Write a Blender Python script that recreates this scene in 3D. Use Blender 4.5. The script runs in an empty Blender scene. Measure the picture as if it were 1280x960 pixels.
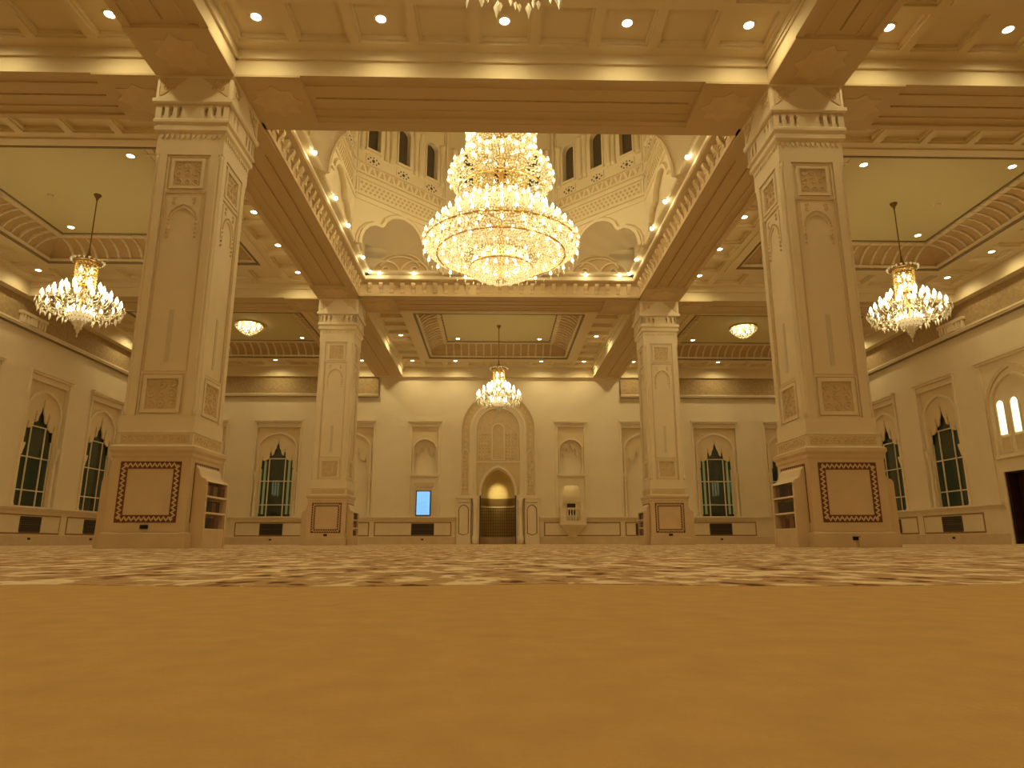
import bpy, math, random
from mathutils import Vector, Matrix
random.seed(7)
pi = math.pi
sc = bpy.context.scene
COL = sc.collection

# ------------------------------------------------------------------ camera
F_PX, PITCH, YAW, ROLL = 852.42, 0.2285, 0.0243, -0.0012
cam = bpy.data.cameras.new('camera'); co = bpy.data.objects.new('camera', cam); COL.objects.link(co)
cam.sensor_fit = 'HORIZONTAL'; cam.sensor_width = 36.0; cam.lens = 36.0 * F_PX / 1280.0
cam.clip_start = 0.01; cam.clip_end = 200
fw = Vector((math.sin(YAW) * math.cos(PITCH), math.cos(YAW) * math.cos(PITCH), math.sin(PITCH)))
rt = Vector((math.cos(YAW), -math.sin(YAW), 0)); up = rt.cross(fw)
R_ = math.cos(ROLL) * rt + math.sin(ROLL) * up; U_ = -math.sin(ROLL) * rt + math.cos(ROLL) * up
m = Matrix((R_, U_, -fw)).transposed().to_4x4(); m.translation = Vector((-0.1075, -9.9612, 0.0707))
co.matrix_world = m
sc.camera = co
# ------------------------------------------------------------------ world, exposure
w = bpy.data.worlds.new('night'); sc.world = w; w.use_nodes = True
w.node_tree.nodes['Background'].inputs[0].default_value = (0.012, 0.016, 0.022, 1)
w.node_tree.nodes['Background'].inputs[1].default_value = 0.5
sc.view_settings.view_transform = 'Standard'; sc.view_settings.look = 'None'
sc.view_settings.exposure = 0.0; sc.view_settings.gamma = 1.0
sc.view_settings.use_curve_mapping = False
try:
    sc.cycles.use_denoising = True; sc.cycles.use_light_tree = True
    sc.cycles.max_bounces = 8; sc.cycles.diffuse_bounces = 6
    sc.cycles.sample_clamp_indirect = 4.0; sc.cycles.sample_clamp_direct = 0.0
    sc.cycles.caustics_reflective = False; sc.cycles.caustics_refractive = False
except Exception:
    pass
# light levels: the lamps themselves are built further down and read these
LAMP = (1.0, 0.83, 0.41)
P_DOWN, P_TRAY, P_LEDGE = 42.0, 20.0, 1.2
P_FRONT, P_REAR_FILL, P_FAR = 38.0, 160.0, 66.0
P_PEND, P_BIG, P_FLUSH, P_NICHE = 50.0, 135.0, 9.0, 20.0

# ------------------------------------------------------------------ materials
MAT = {}
def mat(name, col, rough=0.6, metal=0.0, emit=None, estr=0.0, var=0.0, vscale=3.0, bump=0.0, bscale=60.0, spec=0.3, trans=0.0, detail=4.0):
    M = bpy.data.materials.new(name); M.use_nodes = True; nt = M.node_tree
    b = nt.nodes['Principled BSDF']
    b.inputs['Base Color'].default_value = (*col, 1); b.inputs['Roughness'].default_value = rough
    b.inputs['Metallic'].default_value = metal; b.inputs['Specular IOR Level'].default_value = spec
    b.inputs['Transmission Weight'].default_value = trans
    if emit:
        b.inputs['Emission Color'].default_value = (*emit, 1); b.inputs['Emission Strength'].default_value = estr
        M.cycles.emission_sampling = 'NONE'
    if var or bump:
        tc = nt.nodes.new('ShaderNodeTexCoord')
    if var:
        n = nt.nodes.new('ShaderNodeTexNoise'); n.inputs['Scale'].default_value = vscale; n.inputs['Detail'].default_value = detail
        nt.links.new(tc.outputs['Object'], n.inputs['Vector'])
        r = nt.nodes.new('ShaderNodeValToRGB')
        r.color_ramp.elements[0].position = 0.3; r.color_ramp.elements[1].position = 0.7
        r.color_ramp.elements[0].color = (*[c * (1 - var) for c in col], 1)
        r.color_ramp.elements[1].color = (*[min(1, c * (1 + var)) for c in col], 1)
        nt.links.new(n.outputs['Fac'], r.inputs['Fac']); nt.links.new(r.outputs['Color'], b.inputs['Base Color'])
    if bump:
        n2 = nt.nodes.new('ShaderNodeTexNoise'); n2.inputs['Scale'].default_value = bscale; n2.inputs['Detail'].default_value = 3
        nt.links.new(tc.outputs['Object'], n2.inputs['Vector'])
        bp = nt.nodes.new('ShaderNodeBump'); bp.inputs['Strength'].default_value = bump; bp.inputs['Distance'].default_value = 0.01
        nt.links.new(n2.outputs['Fac'], bp.inputs['Height']); nt.links.new(bp.outputs['Normal'], b.inputs['Normal'])
    MAT[name] = M
    return M
mat('plaster', (0.80, 0.69, 0.50), 0.7, var=0.03, vscale=1.2)
mat('stone', (0.80, 0.69, 0.50), 0.55, var=0.04, vscale=2.0)
mat('base_stone', (0.68, 0.53, 0.34), 0.42, var=0.06, vscale=3.0)
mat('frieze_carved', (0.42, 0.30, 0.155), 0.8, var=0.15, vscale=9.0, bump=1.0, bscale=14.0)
mat('carved', (0.68, 0.54, 0.33), 0.7, var=0.05, vscale=6.0)
mat('relief', (0.74, 0.60, 0.38), 0.6)
mat('inlay_brown', (0.17, 0.060, 0.030), 0.4, var=0.1, vscale=8)
mat('inlay_tan', (0.34, 0.19, 0.09), 0.4, var=0.08, vscale=8)
mat('inlay_cream', (0.70, 0.55, 0.34), 0.4)
mat('ceiling_paint', (0.74, 0.63, 0.42), 0.75)
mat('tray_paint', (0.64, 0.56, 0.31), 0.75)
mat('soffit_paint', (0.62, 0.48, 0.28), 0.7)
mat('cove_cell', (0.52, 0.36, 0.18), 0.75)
mat('shadow_gap', (0.26, 0.20, 0.11), 0.8)
mat('dome_paint', (0.82, 0.72, 0.52), 0.7)
mat('dome_carved', (0.64, 0.50, 0.29), 0.7)
mat('dark_lattice', (0.10, 0.075, 0.05), 0.5, var=0.25, vscale=30)
mat('glass_dark', (0.028, 0.046, 0.032), 0.03, spec=0.7)
mat('pale_green', (0.40, 0.56, 0.42), 0.5)
mat('mullion', (0.75, 0.68, 0.50), 0.5)
mat('black', (0.012, 0.010, 0.009), 0.5)
mat('grille_dark', (0.035, 0.028, 0.022), 0.5)
mat('grille_slat', (0.11, 0.085, 0.06), 0.5)
mat('door_wood', (0.045, 0.014, 0.010), 0.45, var=0.2, vscale=5)
mat('gold', (0.72, 0.46, 0.13), 0.28, metal=1.0)
mat('brass_dark', (0.25, 0.15, 0.06), 0.4, metal=0.6)
mat('crystal', (0.95, 0.88, 0.72), 0.12, spec=0.8, trans=0.25)
mat('amber_crystal', (0.95, 0.68, 0.25), 0.15, spec=0.8, trans=0.35)
mat('bulb', (1, 0.9, 0.7), 0.4, emit=(1.0, 0.86, 0.52), estr=9.0)
mat('lit_crystal', (0.95, 0.85, 0.6), 0.2, emit=(1.0, 0.80, 0.42), estr=0.42)  # emission paints in the light of the bulbs on the crystal
mat('glow_crystal', (0.95, 0.88, 0.68), 0.15, emit=(1.0, 0.82, 0.45), estr=0.22)  # weaker emission, paints in the bulbs' glitter on the beads
mat('lens', (1, 1, 1), 0.4, emit=(1.0, 0.93, 0.72), estr=14.0)
mat('lamp_trim', (0.85, 0.78, 0.62), 0.4)
mat('niche_cream', (0.70, 0.55, 0.26), 0.35, var=0.06, vscale=20, spec=0.5)
mat('niche_gold', (0.34, 0.24, 0.09), 0.28, var=0.12, vscale=20, spec=0.6)
mat('niche_band', (0.22, 0.14, 0.05), 0.3, var=0.15, vscale=18)
mat('lattice', (0.10, 0.065, 0.025), 0.35, metal=0.4)
mat('screen', (0.1, 0.3, 0.8), 0.3, emit=(0.22, 0.52, 1.0), estr=1.1)
mat('screen_print', (0.2, 0.4, 0.8), 0.3, emit=(0.12, 0.36, 0.90), estr=1.0)
mat('lit_pane', (0.9, 1, 0.6), 0.4, emit=(0.90, 1.0, 0.55), estr=1.9)
mat('vent_grey', (0.66, 0.57, 0.40), 0.5)
for i, c in enumerate([(0.10, 0.035, 0.02), (0.05, 0.03, 0.025), (0.16, 0.07, 0.035), (0.035, 0.03, 0.03), (0.20, 0.11, 0.06)]):
    mat('book_%d' % i, c, 0.6)
mat('page_paper', (0.55, 0.45, 0.3), 0.8)

def carpet_mat():
    M = bpy.data.materials.new('pattern_carpet'); M.use_nodes = True; nt = M.node_tree
    b = nt.nodes['Principled BSDF']; b.inputs['Roughness'].default_value = 0.95; b.inputs['Specular IOR Level'].default_value = 0.05
    tc = nt.nodes.new('ShaderNodeTexCoord')
    mp = nt.nodes.new('ShaderNodeMapping'); mp.inputs['Scale'].default_value = (1.25, 0.75, 1.0)
    nt.links.new(tc.outputs['Object'], mp.inputs['Vector'])
    v = nt.nodes.new('ShaderNodeTexVoronoi'); v.inputs['Scale'].default_value = 11.0; v.feature = 'F1'
    nz = nt.nodes.new('ShaderNodeTexNoise'); nz.inputs['Scale'].default_value = 12.0; nz.inputs['Detail'].default_value = 6; nz.inputs['Distortion'].default_value = 1.2
    for n in (v, nz): nt.links.new(mp.outputs['Vector'], n.inputs['Vector'])
    mx = nt.nodes.new('ShaderNodeMix'); mx.data_type = 'FLOAT'; mx.inputs['Factor'].default_value = 0.6
    nt.links.new(v.outputs['Distance'], mx.inputs['A']); nt.links.new(nz.outputs['Fac'], mx.inputs['B'])
    r = nt.nodes.new('ShaderNodeValToRGB'); e = r.color_ramp.elements
    e[0].position = 0.345; e[0].color = (0.15, 0.07, 0.04, 1)
    e[1].position = 0.60; e[1].color = (0.86, 0.72, 0.52, 1)
    for p, c in ((0.39, (0.36, 0.21, 0.11, 1)), (0.43, (0.52, 0.345, 0.18, 1)), (0.53, (0.50, 0.335, 0.18, 1))):
        x = e.new(p); x.color = c
    nt.links.new(mx.outputs['Result'], r.inputs['Fac']); nt.links.new(r.outputs['Color'], b.inputs['Base Color'])
    MAT['pattern_carpet'] = M
carpet_mat()
mat('plain_carpet', (0.585, 0.385, 0.160), 0.95, var=0.06, vscale=26.0, bump=0.25, bscale=220.0, spec=0.03, detail=9.0)

# ------------------------------------------------------------------ mesh builder
class MB:
    def __init__(s): s.v = []; s.f = []
    def add(s, vs, fs):
        o = len(s.v); s.v += [tuple(p) for p in vs]; s.f += [tuple(i + o for i in f) for f in fs]; return s
    def box(s, x0, x1, y0, y1, z0, z1):
        return s.add([(x0,y0,z0),(x1,y0,z0),(x1,y1,z0),(x0,y1,z0),(x0,y0,z1),(x1,y0,z1),(x1,y1,z1),(x0,y1,z1)],
                     [(0,3,2,1),(4,5,6,7),(0,1,5,4),(1,2,6,5),(2,3,7,6),(3,0,4,7)])
    def prism(s, poly, a, b, plane='xz'):
        n = len(poly)
        mk = {'xz': lambda p, t: (p[0], t, p[1]), 'xy': lambda p, t: (p[0], p[1], t), 'yz': lambda p, t: (t, p[0], p[1])}[plane]
        return s.add([mk(p, a) for p in poly] + [mk(p, b) for p in poly],
                     [tuple(range(n)), tuple(range(2*n-1, n-1, -1))] + [(i, i+n, (i+1) % n + n, (i+1) % n) for i in range(n)])
    def tube(s, path, r, n=6, closed=False):
        path = [Vector(p) for p in path]; L = len(path); rings = []
        for i, p in enumerate(path):
            a = path[(i-1) % L] if (closed or i > 0) else p; b = path[(i+1) % L] if (closed or i < L-1) else p
            t = (b - a).normalized() if (b - a).length > 1e-9 else Vector((0,0,1))
            ref = Vector((0,1,0)) if abs(t.y) < 0.9 else Vector((1,0,0))
            u = t.cross(ref).normalized(); w_ = t.cross(u).normalized()
            rr = r[i] if isinstance(r, (list, tuple)) else r
            rings.append([p + u*rr*math.cos(2*pi*k/n) + w_*rr*math.sin(2*pi*k/n) for k in range(n)])
        vs = [q for g in rings for q in g]; fs = []
        for i in range(L if closed else L-1):
            j = (i+1) % L
            for k in range(n): fs.append((i*n+k, i*n+(k+1) % n, j*n+(k+1) % n, j*n+k))
        if not closed: fs += [tuple(range(n)), tuple(range((L-1)*n+n-1, (L-1)*n-1, -1))]
        return s.add(vs, fs)
    def lathe(s, prof, n=16, c=(0,0,0)):
        vs = []; fs = []
        for r, z in prof:
            vs += [(c[0]+r*math.cos(2*pi*k/n), c[1]+r*math.sin(2*pi*k/n), c[2]+z) for k in range(n)]
        for i in range(len(prof)-1):
            for k in range(n): fs.append((i*n+k, i*n+(k+1) % n, (i+1)*n+(k+1) % n, (i+1)*n+k))
        L = len(prof)-1
        if prof[0] != prof[-1]: fs += [tuple(range(n-1, -1, -1)), tuple(range(L*n, L*n+n))]
        return s.add(vs, fs)
    def square(s, prof):                          # square rings: (half, z)
        vs = []; fs = []
        for h, z in prof: vs += [(-h,-h,z),(h,-h,z),(h,h,z),(-h,h,z)]
        for i in range(len(prof)-1):
            for k in range(4): fs.append((i*4+k, i*4+(k+1) % 4, i*4+4+(k+1) % 4, i*4+4+k))
        L = (len(prof)-1)*4
        fs += [(3,2,1,0), (L,L+1,L+2,L+3)]
        return s.add(vs, fs)
    def ring(s, o, i, z0, z1):                    # flat rectangular ring, o and i = (x0,x1,y0,y1)
        if i[2] > o[2]: s.box(o[0], o[1], o[2], i[2], z0, z1)
        if o[3] > i[3]: s.box(o[0], o[1], i[3], o[3], z0, z1)
        if i[0] > o[0]: s.box(o[0], i[0], i[2], i[3], z0, z1)
        if o[1] > i[1]: s.box(i[1], o[1], i[2], i[3], z0, z1)
        return s
    def frame(s, hw, z0, z1, t, y0, y1):          # upright rectangular frame
        s.box(-hw, hw, y0, y1, z1-t, z1); s.box(-hw, hw, y0, y1, z0, z0+t)
        s.box(-hw, -hw+t, y0, y1, z0+t, z1-t); s.box(hw-t, hw, y0, y1, z0+t, z1-t); return s
    def bar(s, path, wd, y0, y1):                 # flat bar along (x,z) path
        n = len(path); L = []; Rr = []
        for i in range(n):
            a = Vector(path[max(0, i-1)]); b = Vector(path[min(n-1, i+1)]); t = (b-a).normalized(); nn = Vector((-t.y, t.x))
            p = Vector(path[i]); L.append(p+nn*wd/2); Rr.append(p-nn*wd/2)
        vs = []
        for y in (y0, y1):
            vs += [(p.x, y, p.y) for p in L] + [(p.x, y, p.y) for p in Rr]
        fs = []; N = 2*n
        for i in range(n-1):
            fs += [(i, n+i, n+i+1, i+1), (N+i, N+i+1, N+n+i+1, N+n+i), (i, i+1, N+i+1, N+i), (n+i, N+n+i, N+n+i+1, n+i+1)]
        fs += [(0, N, N+n, n), (n-1, 2*n-1, N+2*n-1, N+n-1)]
        return s.add(vs, fs)
    def strips(s, path, hw, z0, z1, y0, y1):      # plate with an opening whose outline is path (left to right)
        if path[0][0] > -hw: s.box(-hw, path[0][0], y0, y1, z0, z1)
        if path[-1][0] < hw: s.box(path[-1][0], hw, y0, y1, z0, z1)
        for (xa, za), (xb, zb) in zip(path, path[1:]):
            if xb - xa < 1e-6: continue
            s.prism([(xa, za), (xb, zb), (xb, z1), (xa, z1)], y0, y1)
        return s
    def octa(s, p, r, h):
        x, y, z = p
        return s.add([(x+r,y,z),(x,y+r,z),(x-r,y,z),(x,y-r,z),(x,y,z+h*.5),(x,y,z-h)],
                     [(0,1,4),(1,2,4),(2,3,4),(3,0,4),(1,0,5),(2,1,5),(3,2,5),(0,3,5)])
    def mesh(s, name, material, smooth=False):
        me = bpy.data.meshes.new(name); me.from_pydata(s.v, [], s.f); me.materials.append(MAT[material]); me.update()
        import bmesh
        bm = bmesh.new(); bm.from_mesh(me); bmesh.ops.recalc_face_normals(bm, faces=bm.faces); bm.to_mesh(me); bm.free()
        if smooth: me.polygons.foreach_set('use_smooth', [True]*len(me.polygons))
        return me
    def build(s, name, material, parent=None, smooth=False, loc=(0,0,0), rz=0.0):
        return inst(name, s.mesh(name, material, smooth), parent, loc, rz)
def inst(name, me, parent=None, loc=(0,0,0), rz=0.0):
    o = bpy.data.objects.new(name, me); COL.objects.link(o); o.parent = parent; o.location = loc; o.rotation_euler = (0,0,rz); return o
def empty(name, loc=(0,0,0), rz=0.0, parent=None):
    o = bpy.data.objects.new(name, None); COL.objects.link(o); o.parent = parent; o.location = loc; o.rotation_euler = (0,0,rz)
    o.empty_display_size = 0.1; return o
def tag(o, label=None, cat=None, group=None, kind=None):
    if label: o['label'] = label
    if cat: o['category'] = cat
    if group: o['group'] = group
    if kind: o['kind'] = kind
    return o
def copy_tree(o, parent=None):
    c = o.copy(); COL.objects.link(c); c.parent = parent
    for ch in list(o.children): copy_tree(ch, c)
    return c
def lamp(kind, name, parent, loc, energy, size=0.05, spot=None, rot=(0,0,0), color=None):
    L = bpy.data.lights.new(name, kind); L.energy = energy; L.color = color or LAMP; L.shadow_soft_size = size
    if kind == 'SPOT': L.spot_size = spot; L.spot_blend = 0.7
    o = bpy.data.objects.new(name, L); COL.objects.link(o); o.parent = parent; o.location = loc; o.rotation_euler = rot
    return o
def arc(cx, cz, r, a0, a1, n):
    return [(cx + r*math.cos(a0+(a1-a0)*i/n), cz + r*math.sin(a0+(a1-a0)*i/n)) for i in range(n+1)]
def pointed(hw, zs, za, n=8):
    """pointed arch left spring -> apex -> right spring"""
    h = za - zs; left = []
    for i in range(n+1):
        t = i/n; a = t*pi/2
        x = -hw*math.cos(a)**0.9 * (1 - 0.06*math.sin(2*a)); z = zs + h*(math.sin(a)**0.85*0.86 + 0.14*t*t*t)
        left.append((x, z))
    return left + [(-x, z) for x, z in left[-2::-1]]
def scrolls(mb, w_, h, y, n, seed, r=0.011, x0=0, z0=0):
    rd = random.Random(seed)
    nx = max(1, round(n**.5 * (w_/h)**.5)); nz = max(1, round(n/nx))
    for i in range(nx):
        for j in range(nz):
            cx = x0 - w_/2 + w_*(i+.5)/nx; cz = z0 - h/2 + h*(j+.5)/nz; R = min(w_/nx, h/nz)*0.52
            s0 = rd.choice((-1, 1)); ph = rd.random()*6.28
            mb.tube([(cx + s0*R*(1-k/11)*math.cos(ph+k*.75), y, cz + R*(1-k/11)*math.sin(ph+k*.75)) for k in range(11)], r, 4)
    return mb

# ------------------------------------------------------------------ key dimensions (metres)
A, D, YC = 4.8, 9.97, 4.985                     # columns at (+-A, 0) and (+-A, D); dome centre (0, YC)
WX, WY, YB = 14.2, 19.45, -14.0                 # side walls, far wall, wall behind the camera
ZB, ZS, ZT = 7.175, 7.60, 8.10                  # beam soffit, coffer strip, tray ceiling

# ------------------------------------------------------------------ floor
tag(MB().box(-WX-.5, WX+.5, YB-.5, WY+2.2, -.2, 0).build('floor', 'plain_carpet'), 'plain tan carpeted floor across the foreground', 'floor', kind='structure')
edge = []
n = 560
for i in range(n+1):
    x = -WX + .07 + 2*(WX-.07)*i/n
    edge.append((x, -8.72 - 0.07*abs(math.sin(x*3.6)) - 0.02*math.sin(x*1.3)))
cp = MB().prism(edge + [(WX-.07, WY-.07), (-WX+.07, WY-.07)], 0.0, 0.0012, 'xy').build('patterned_carpet', 'pattern_carpet')
tag(cp, 'brown and cream patterned carpet with scalloped front edge covering the hall floor', 'carpet')

# ------------------------------------------------------------------ walls with openings
def wall(name, length0, length1, openings, loc, rz, label):
    mb = MB(); x = length0
    for (a, b, z0, z1) in sorted(openings):
        mb.box(x, a, 0, .5, 0, 8.3)
        if z0 > 0: mb.box(a, b, 0, .5, 0, z0)
        mb.box(a, b, 0, .5, z1, 8.3); x = b
    mb.box(x, length1, 0, .5, 0, 8.3)
    return tag(mb.build(name, 'plaster', None, loc=loc, rz=rz), label, 'wall', kind='structure')
SP = 3.16; SILL = 1.15; OW = 0.93; OT = 5.05
far_open = [(k*SP-OW, k*SP+OW, SILL, OT) for k in (-4, -3, -2, 2, 3, 4)] + [(k*SP-.56, k*SP+.56, SILL, OT) for k in (-1, 1)] + [(-.78, .78, 0, 3.25)]
wall_back = wall('wall_back', -WX-.5, WX+.5, far_open, (0, WY, 0), 0, 'cream far wall with windows and the prayer niche')
sideY = [YC + k*3.22 for k in (0, 1, 2, 3, 4)]
wall_left = wall('wall_left', YB, WY+.5, [(y-OW, y+OW, SILL, OT) for y in sideY[1:]] + [(YC-.85, YC+.75, 0, 2.0)], (-WX, 0, 0), pi/2, 'cream left wall with a row of pointed windows')
PY = 8.12
ro = [(-y-OW, -y+OW, SILL, OT) for y in sideY[2:]] + [(-PY-.8, -PY+.8, 0, 2.0), (-YC-.75, -YC+.85, 0, 2.0)]
wall_right = wall('wall_right', -WY-.5, -YB, ro, (WX, 0, 0), -pi/2, 'cream right wall with pointed windows and a doorway')
tag(MB().box(-WX-.5, WX+.5, YB-.5, YB, 0, 8.3).build('wall_front', 'plaster'), 'plain cream wall behind the viewer', 'wall', kind='structure')

# ------------------------------------------------------------------ window modules
HOLE = [(.725,SILL),(.725,3.1),(.70,3.18),(.66,3.22),(.65,3.5),(.62,3.64),(.59,3.5),(.52,3.5),(.38,3.58),(.345,3.66),(.33,3.85),(.30,3.99),(.27,3.85),(.25,3.72),(.17,3.78),(.13,3.95),(.07,4.05),(.05,4.15),(0,4.36)]
def mirror(h): return [(-x, z) for x, z in h] + [(x, z) for x, z in h[-2::-1]]
W_ME = {}
def wmesh(key, fn, material, smooth=False):
    if key not in W_ME: W_ME[key] = fn().mesh(key, material, smooth)
    return W_ME[key]
def m_surround():
    mb = MB()
    mb.box(-1.03, 1.03, -.13, 0, 5.20, 5.29).box(-1.0, 1.0, -.08, 0, 5.13, 5.20)
    for s in (-1, 1): mb.box(min(s*.93, s*1.0), max(s*.93, s*1.0), -.05, 0, SILL, 5.13)
    mb.box(-.93, .93, -.02, .10, 4.95, 5.06)
    return mb
def m_archbar():
    a = pointed(.82, 4.10, 4.72, 8); return MB().bar([(-.82, 3.02)] + a + [(.82, 3.02)], .08, .03, .11)
def m_reveal(): return MB().box(-.93, .93, .0, .2, SILL-.06, SILL)
def m_mull(x): return lambda: MB().box(x-.022, x+.022, .15, .18, SILL, 3.62 if abs(x) < .5 else 3.2)
def m_bar(z, h): return lambda: MB().box(-h, h, .148, .176, z-.018, z+.018)
def m_colonnette(): return MB().lathe([(.075,0),(.075,.05),(.055,.08),(.05,1.5),(.06,1.54)], 10)
def m_capital(): return MB().square([(.05,0),(.055,.08),(.075,.2),(.08,.26),(.085,.27),(.085,.35)])
wn = 0
def window(loc, rz, label, blind=False, pale_strips=False):
    global wn; wn += 1
    e = empty('window_%d' % wn, loc, rz); tag(e, label, 'blind window' if blind else 'window', kind='structure')
    inst('surround', wmesh('surround', m_surround, 'stone'), e)
    inst('tracery_panel', wmesh('tracery_panel', lambda: MB().strips(mirror(HOLE), .935, SILL, 5.06, .10, .145), 'relief'), e)
    inst('arch_moulding', wmesh('arch_moulding', m_archbar, 'stone'), e)
    if blind:
        inst('back_panel', wmesh('back_panel', lambda: MB().box(-.935, .935, .18, .3, SILL, 5.05), 'plaster'), e)
        inst('finial_relief', wmesh('finial_relief', m_finials, 'carved'), e)
    else:
        inst('reveal', wmesh('reveal', m_reveal, 'plaster'), e)
        inst('glass', wmesh('glass', lambda: MB().box(-.93, .93, .19, .21, SILL, 4.5), 'glass_dark'), e)
        for x in (-.70, -.34, .34, .70): inst('mullion', wmesh('mull%.2f' % x, m_mull(x), 'mullion'), e)
        for z, h in ((1.64, .72), (2.64, .72), (3.60, .40)): inst('glazing_bar', wmesh('gbar%.2f' % z, m_bar(z, h), 'mullion'), e)
        inst('finial_relief', wmesh('finial_relief', m_finials, 'carved'), e)
        if pale_strips:  # narrow pale green strips just in front of the glass
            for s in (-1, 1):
                inst('pale_strip', wmesh('pale_strips%d' % s, lambda: MB().box(min(s*.46, s*.56), max(s*.46, s*.56),  .182, .189, SILL+.1, 3.5), 'pale_green'), e)
                inst('pale_strip', wmesh('pale_strips_b%d' % s, lambda: MB().box(min(s*.64, s*.68), max(s*.64, s*.68),  .182, .189, SILL+.1, 3.15), 'pale_green'), e)
    for s in (-1, 1):
        c = inst('colonnette', wmesh('colonnette', m_colonnette, 'stone', True), e, (s*.845, .06, SILL))
        inst('capital', wmesh('capital', m_capital, 'stone'), c, (0, 0, 1.52))
    return e
def m_finials():
    mb = MB()
    for x, z, k in ((0, 4.34, 1.2), (.30, 3.97, 1), (-.30, 3.97, 1), (.62, 3.62, .9), (-.62, 3.62, .9)):
        mb.lathe([(.004,.12*k),(.02,.08*k),(.012,.05*k),(.035,.0),(.02,-.05*k),(.012,-.1*k)], 6, (x, .085, z))
    return mb
far_names = {-4: 'at the far left end of the far wall', -3: 'on the far wall, outside the left rear column', -2: 'behind the left rear column',
             2: 'behind the right rear column', 3: 'on the far wall, outside the right rear column', 4: 'at the far right end of the far wall'}
for k in (-4, -3, -2, 2, 3, 4):
    bl = abs(k) == 2
    window((k*SP, WY, 0), 0, ('blind pointed window panel ' if bl else 'tall pointed window with dark glass ') + far_names[k], bl, pale_strips=abs(k) == 3)
ordn = ['out of view beside the dome bay', 'at the left edge of the picture', 'second from the left picture edge', 'half hidden by the left front column', 'nearest the far corner']
for i, y in list(enumerate(sideY))[1:]:
    window((-WX, y, 0), pi/2, 'tall pointed window on the left wall, ' + ordn[i])
for i, y in ((2, sideY[2]), (3, sideY[3]), (4, sideY[4])):
    window((WX, y, 0), -pi/2, 'tall pointed window on the right wall, ' + {2: 'just left of the doorway', 3: 'half hidden by the right front column', 4: 'nearest the far corner', 0: 'out of view past the doorway'}[i])

# narrow niches either side of the prayer niche
def narrow(k, label):
    e = empty('wall_niche', (k*SP, WY, 0)); tag(e, label, 'niche', kind='structure')
    mb = MB().box(-.74, .74, -.11, 0, 5.19, 5.29).box(-.71, .71, -.07, 0, 5.13, 5.19)
    for s in (-1, 1): mb.box(min(s*.57, s*.68), max(s*.57, s*.68), -.05, 0, SILL, 5.13)
    mb.box(-.57, .57, -.03, .05, 4.98, 5.06)
    mb.build('surround', 'stone', e)
    a = pointed(.50, 4.05, 4.46, 8)
    MB().strips(a, .565, 2.95, 5.06, .04, .12).build('arch_plate', 'relief', e)
    MB().bar([(-.50, 2.95)] + a + [(.50, 2.95)], .05, -.01, .05).build('arch_moulding', 'stone', e)
    h2 = [(.46, 3.45), (.42, 3.7), (.36, 3.88), (.32, 3.72), (.24, 3.76), (.22, 3.95), (.17, 4.08), (.13, 3.9), (.08, 3.98), (.04, 4.12), (0, 4.28)]
    MB().strips(mirror(h2), .5, 3.3, 4.45, .14, .2).build('tracery_panel', 'relief', e)
    MB().box(-.565, .565, .22, .3, 2.9, 5.05).build('back_panel', 'plaster', e)
    MB().box(-.62, .62, -.10, .25, 2.86, 2.95).box(-.58, .58, -.06, .25, 2.80, 2.86).build('ledge', 'stone', e)
    return e
nl = narrow(-1, 'narrow arched wall niche above the blue screen')
MB().box(-.565, .565, .0, .3, SILL, 2.8).build('lower_panel', 'plaster', nl)
MB().box(-.42, .42, -.05, 0, 2.44, 2.56).box(-.36, .36, -.03, 0, 2.36, 2.44).build('canopy', 'carved', nl)
nr = narrow(1, 'narrow arched wall niche above the pulpit balcony')
op = [(.40, 1.5), (.40, 2.22), (.34, 2.27), (.33, 2.40), (.24, 2.46), (0, 2.47)]
MB().strips(mirror(op), .565, SILL, 2.8, 0, .1).build('opening_surround', 'plaster', nr)
MB().box(-.565, .565, .95, 1.0, SILL, 2.8).box(-.6, -.565, .1, 1.0, SILL, 2.8).box(.565, .6, .1, 1.0, SILL, 2.8).box(-.6, .6, .1, 1.0, 2.75, 2.85).box(-.6, .6, .1, 1, 1.1, 1.2).build('inner_recess', 'plaster', nr)
lamp('POINT', 'recess_glow', nr, (0, .5, 2.6), 2.6, .05)
# pulpit balcony
pb = empty('pulpit_balcony', (SP, WY, .28)); tag(pb, 'cream stone pulpit balcony with balusters projecting from the far wall', 'balcony')
cbm = MB(); lv = [(.14, .06, 0), (.20, .09, .08), (.34, .20, .28), (.48, .34, .44), (.56, .42, .52)]
cv_ = []; cf_ = []
for hw_, dp_, z_ in lv: cv_ += [(-hw_, 0, z_), (-hw_, -dp_, z_), (hw_, -dp_, z_), (hw_, 0, z_)]
for k in range(len(lv)-1): cf_ += [(k*4+q, k*4+(q+1) % 4, k*4+4+(q+1) % 4, k*4+4+q) for q in range(4)]
cf_ += [(3, 2, 1, 0)]
cbm.add(cv_, cf_).build('corbel', 'stone', pb)
MB().box(-.56, .56, -.42, 0, .52, .62).build('floor_slab', 'stone', pb)
MB().box(-.54, .54, -.42, -.36, 1.14, 1.22).box(-.54, -.48, -.36, 0, 1.14, 1.22).box(.48, .54, -.36, 0, 1.14, 1.22).box(-.54, .54, -.40, -.36, .62, .68).build('hand_rail', 'stone', pb)
for s in (-1, 1):
    MB().box(min(s*.30, s*.54), max(s*.30, s*.54), -.41, -.36, .62, 1.14).build('end_panel', 'stone', pb)
bme = MB().lathe([(.025,0),(.03,.06),(.02,.12),(.032,.22),(.02,.36),(.03,.46)], 6).mesh('baluster', 'stone', True)
for i in range(5): inst('baluster', bme, pb, (-.22+.11*i, -.385, .68))
sp = empty('speaker_box', (SP, WY+.3, 1.2)); tag(sp, 'small black box standing in the opening behind the pulpit balcony', 'speaker')
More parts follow.
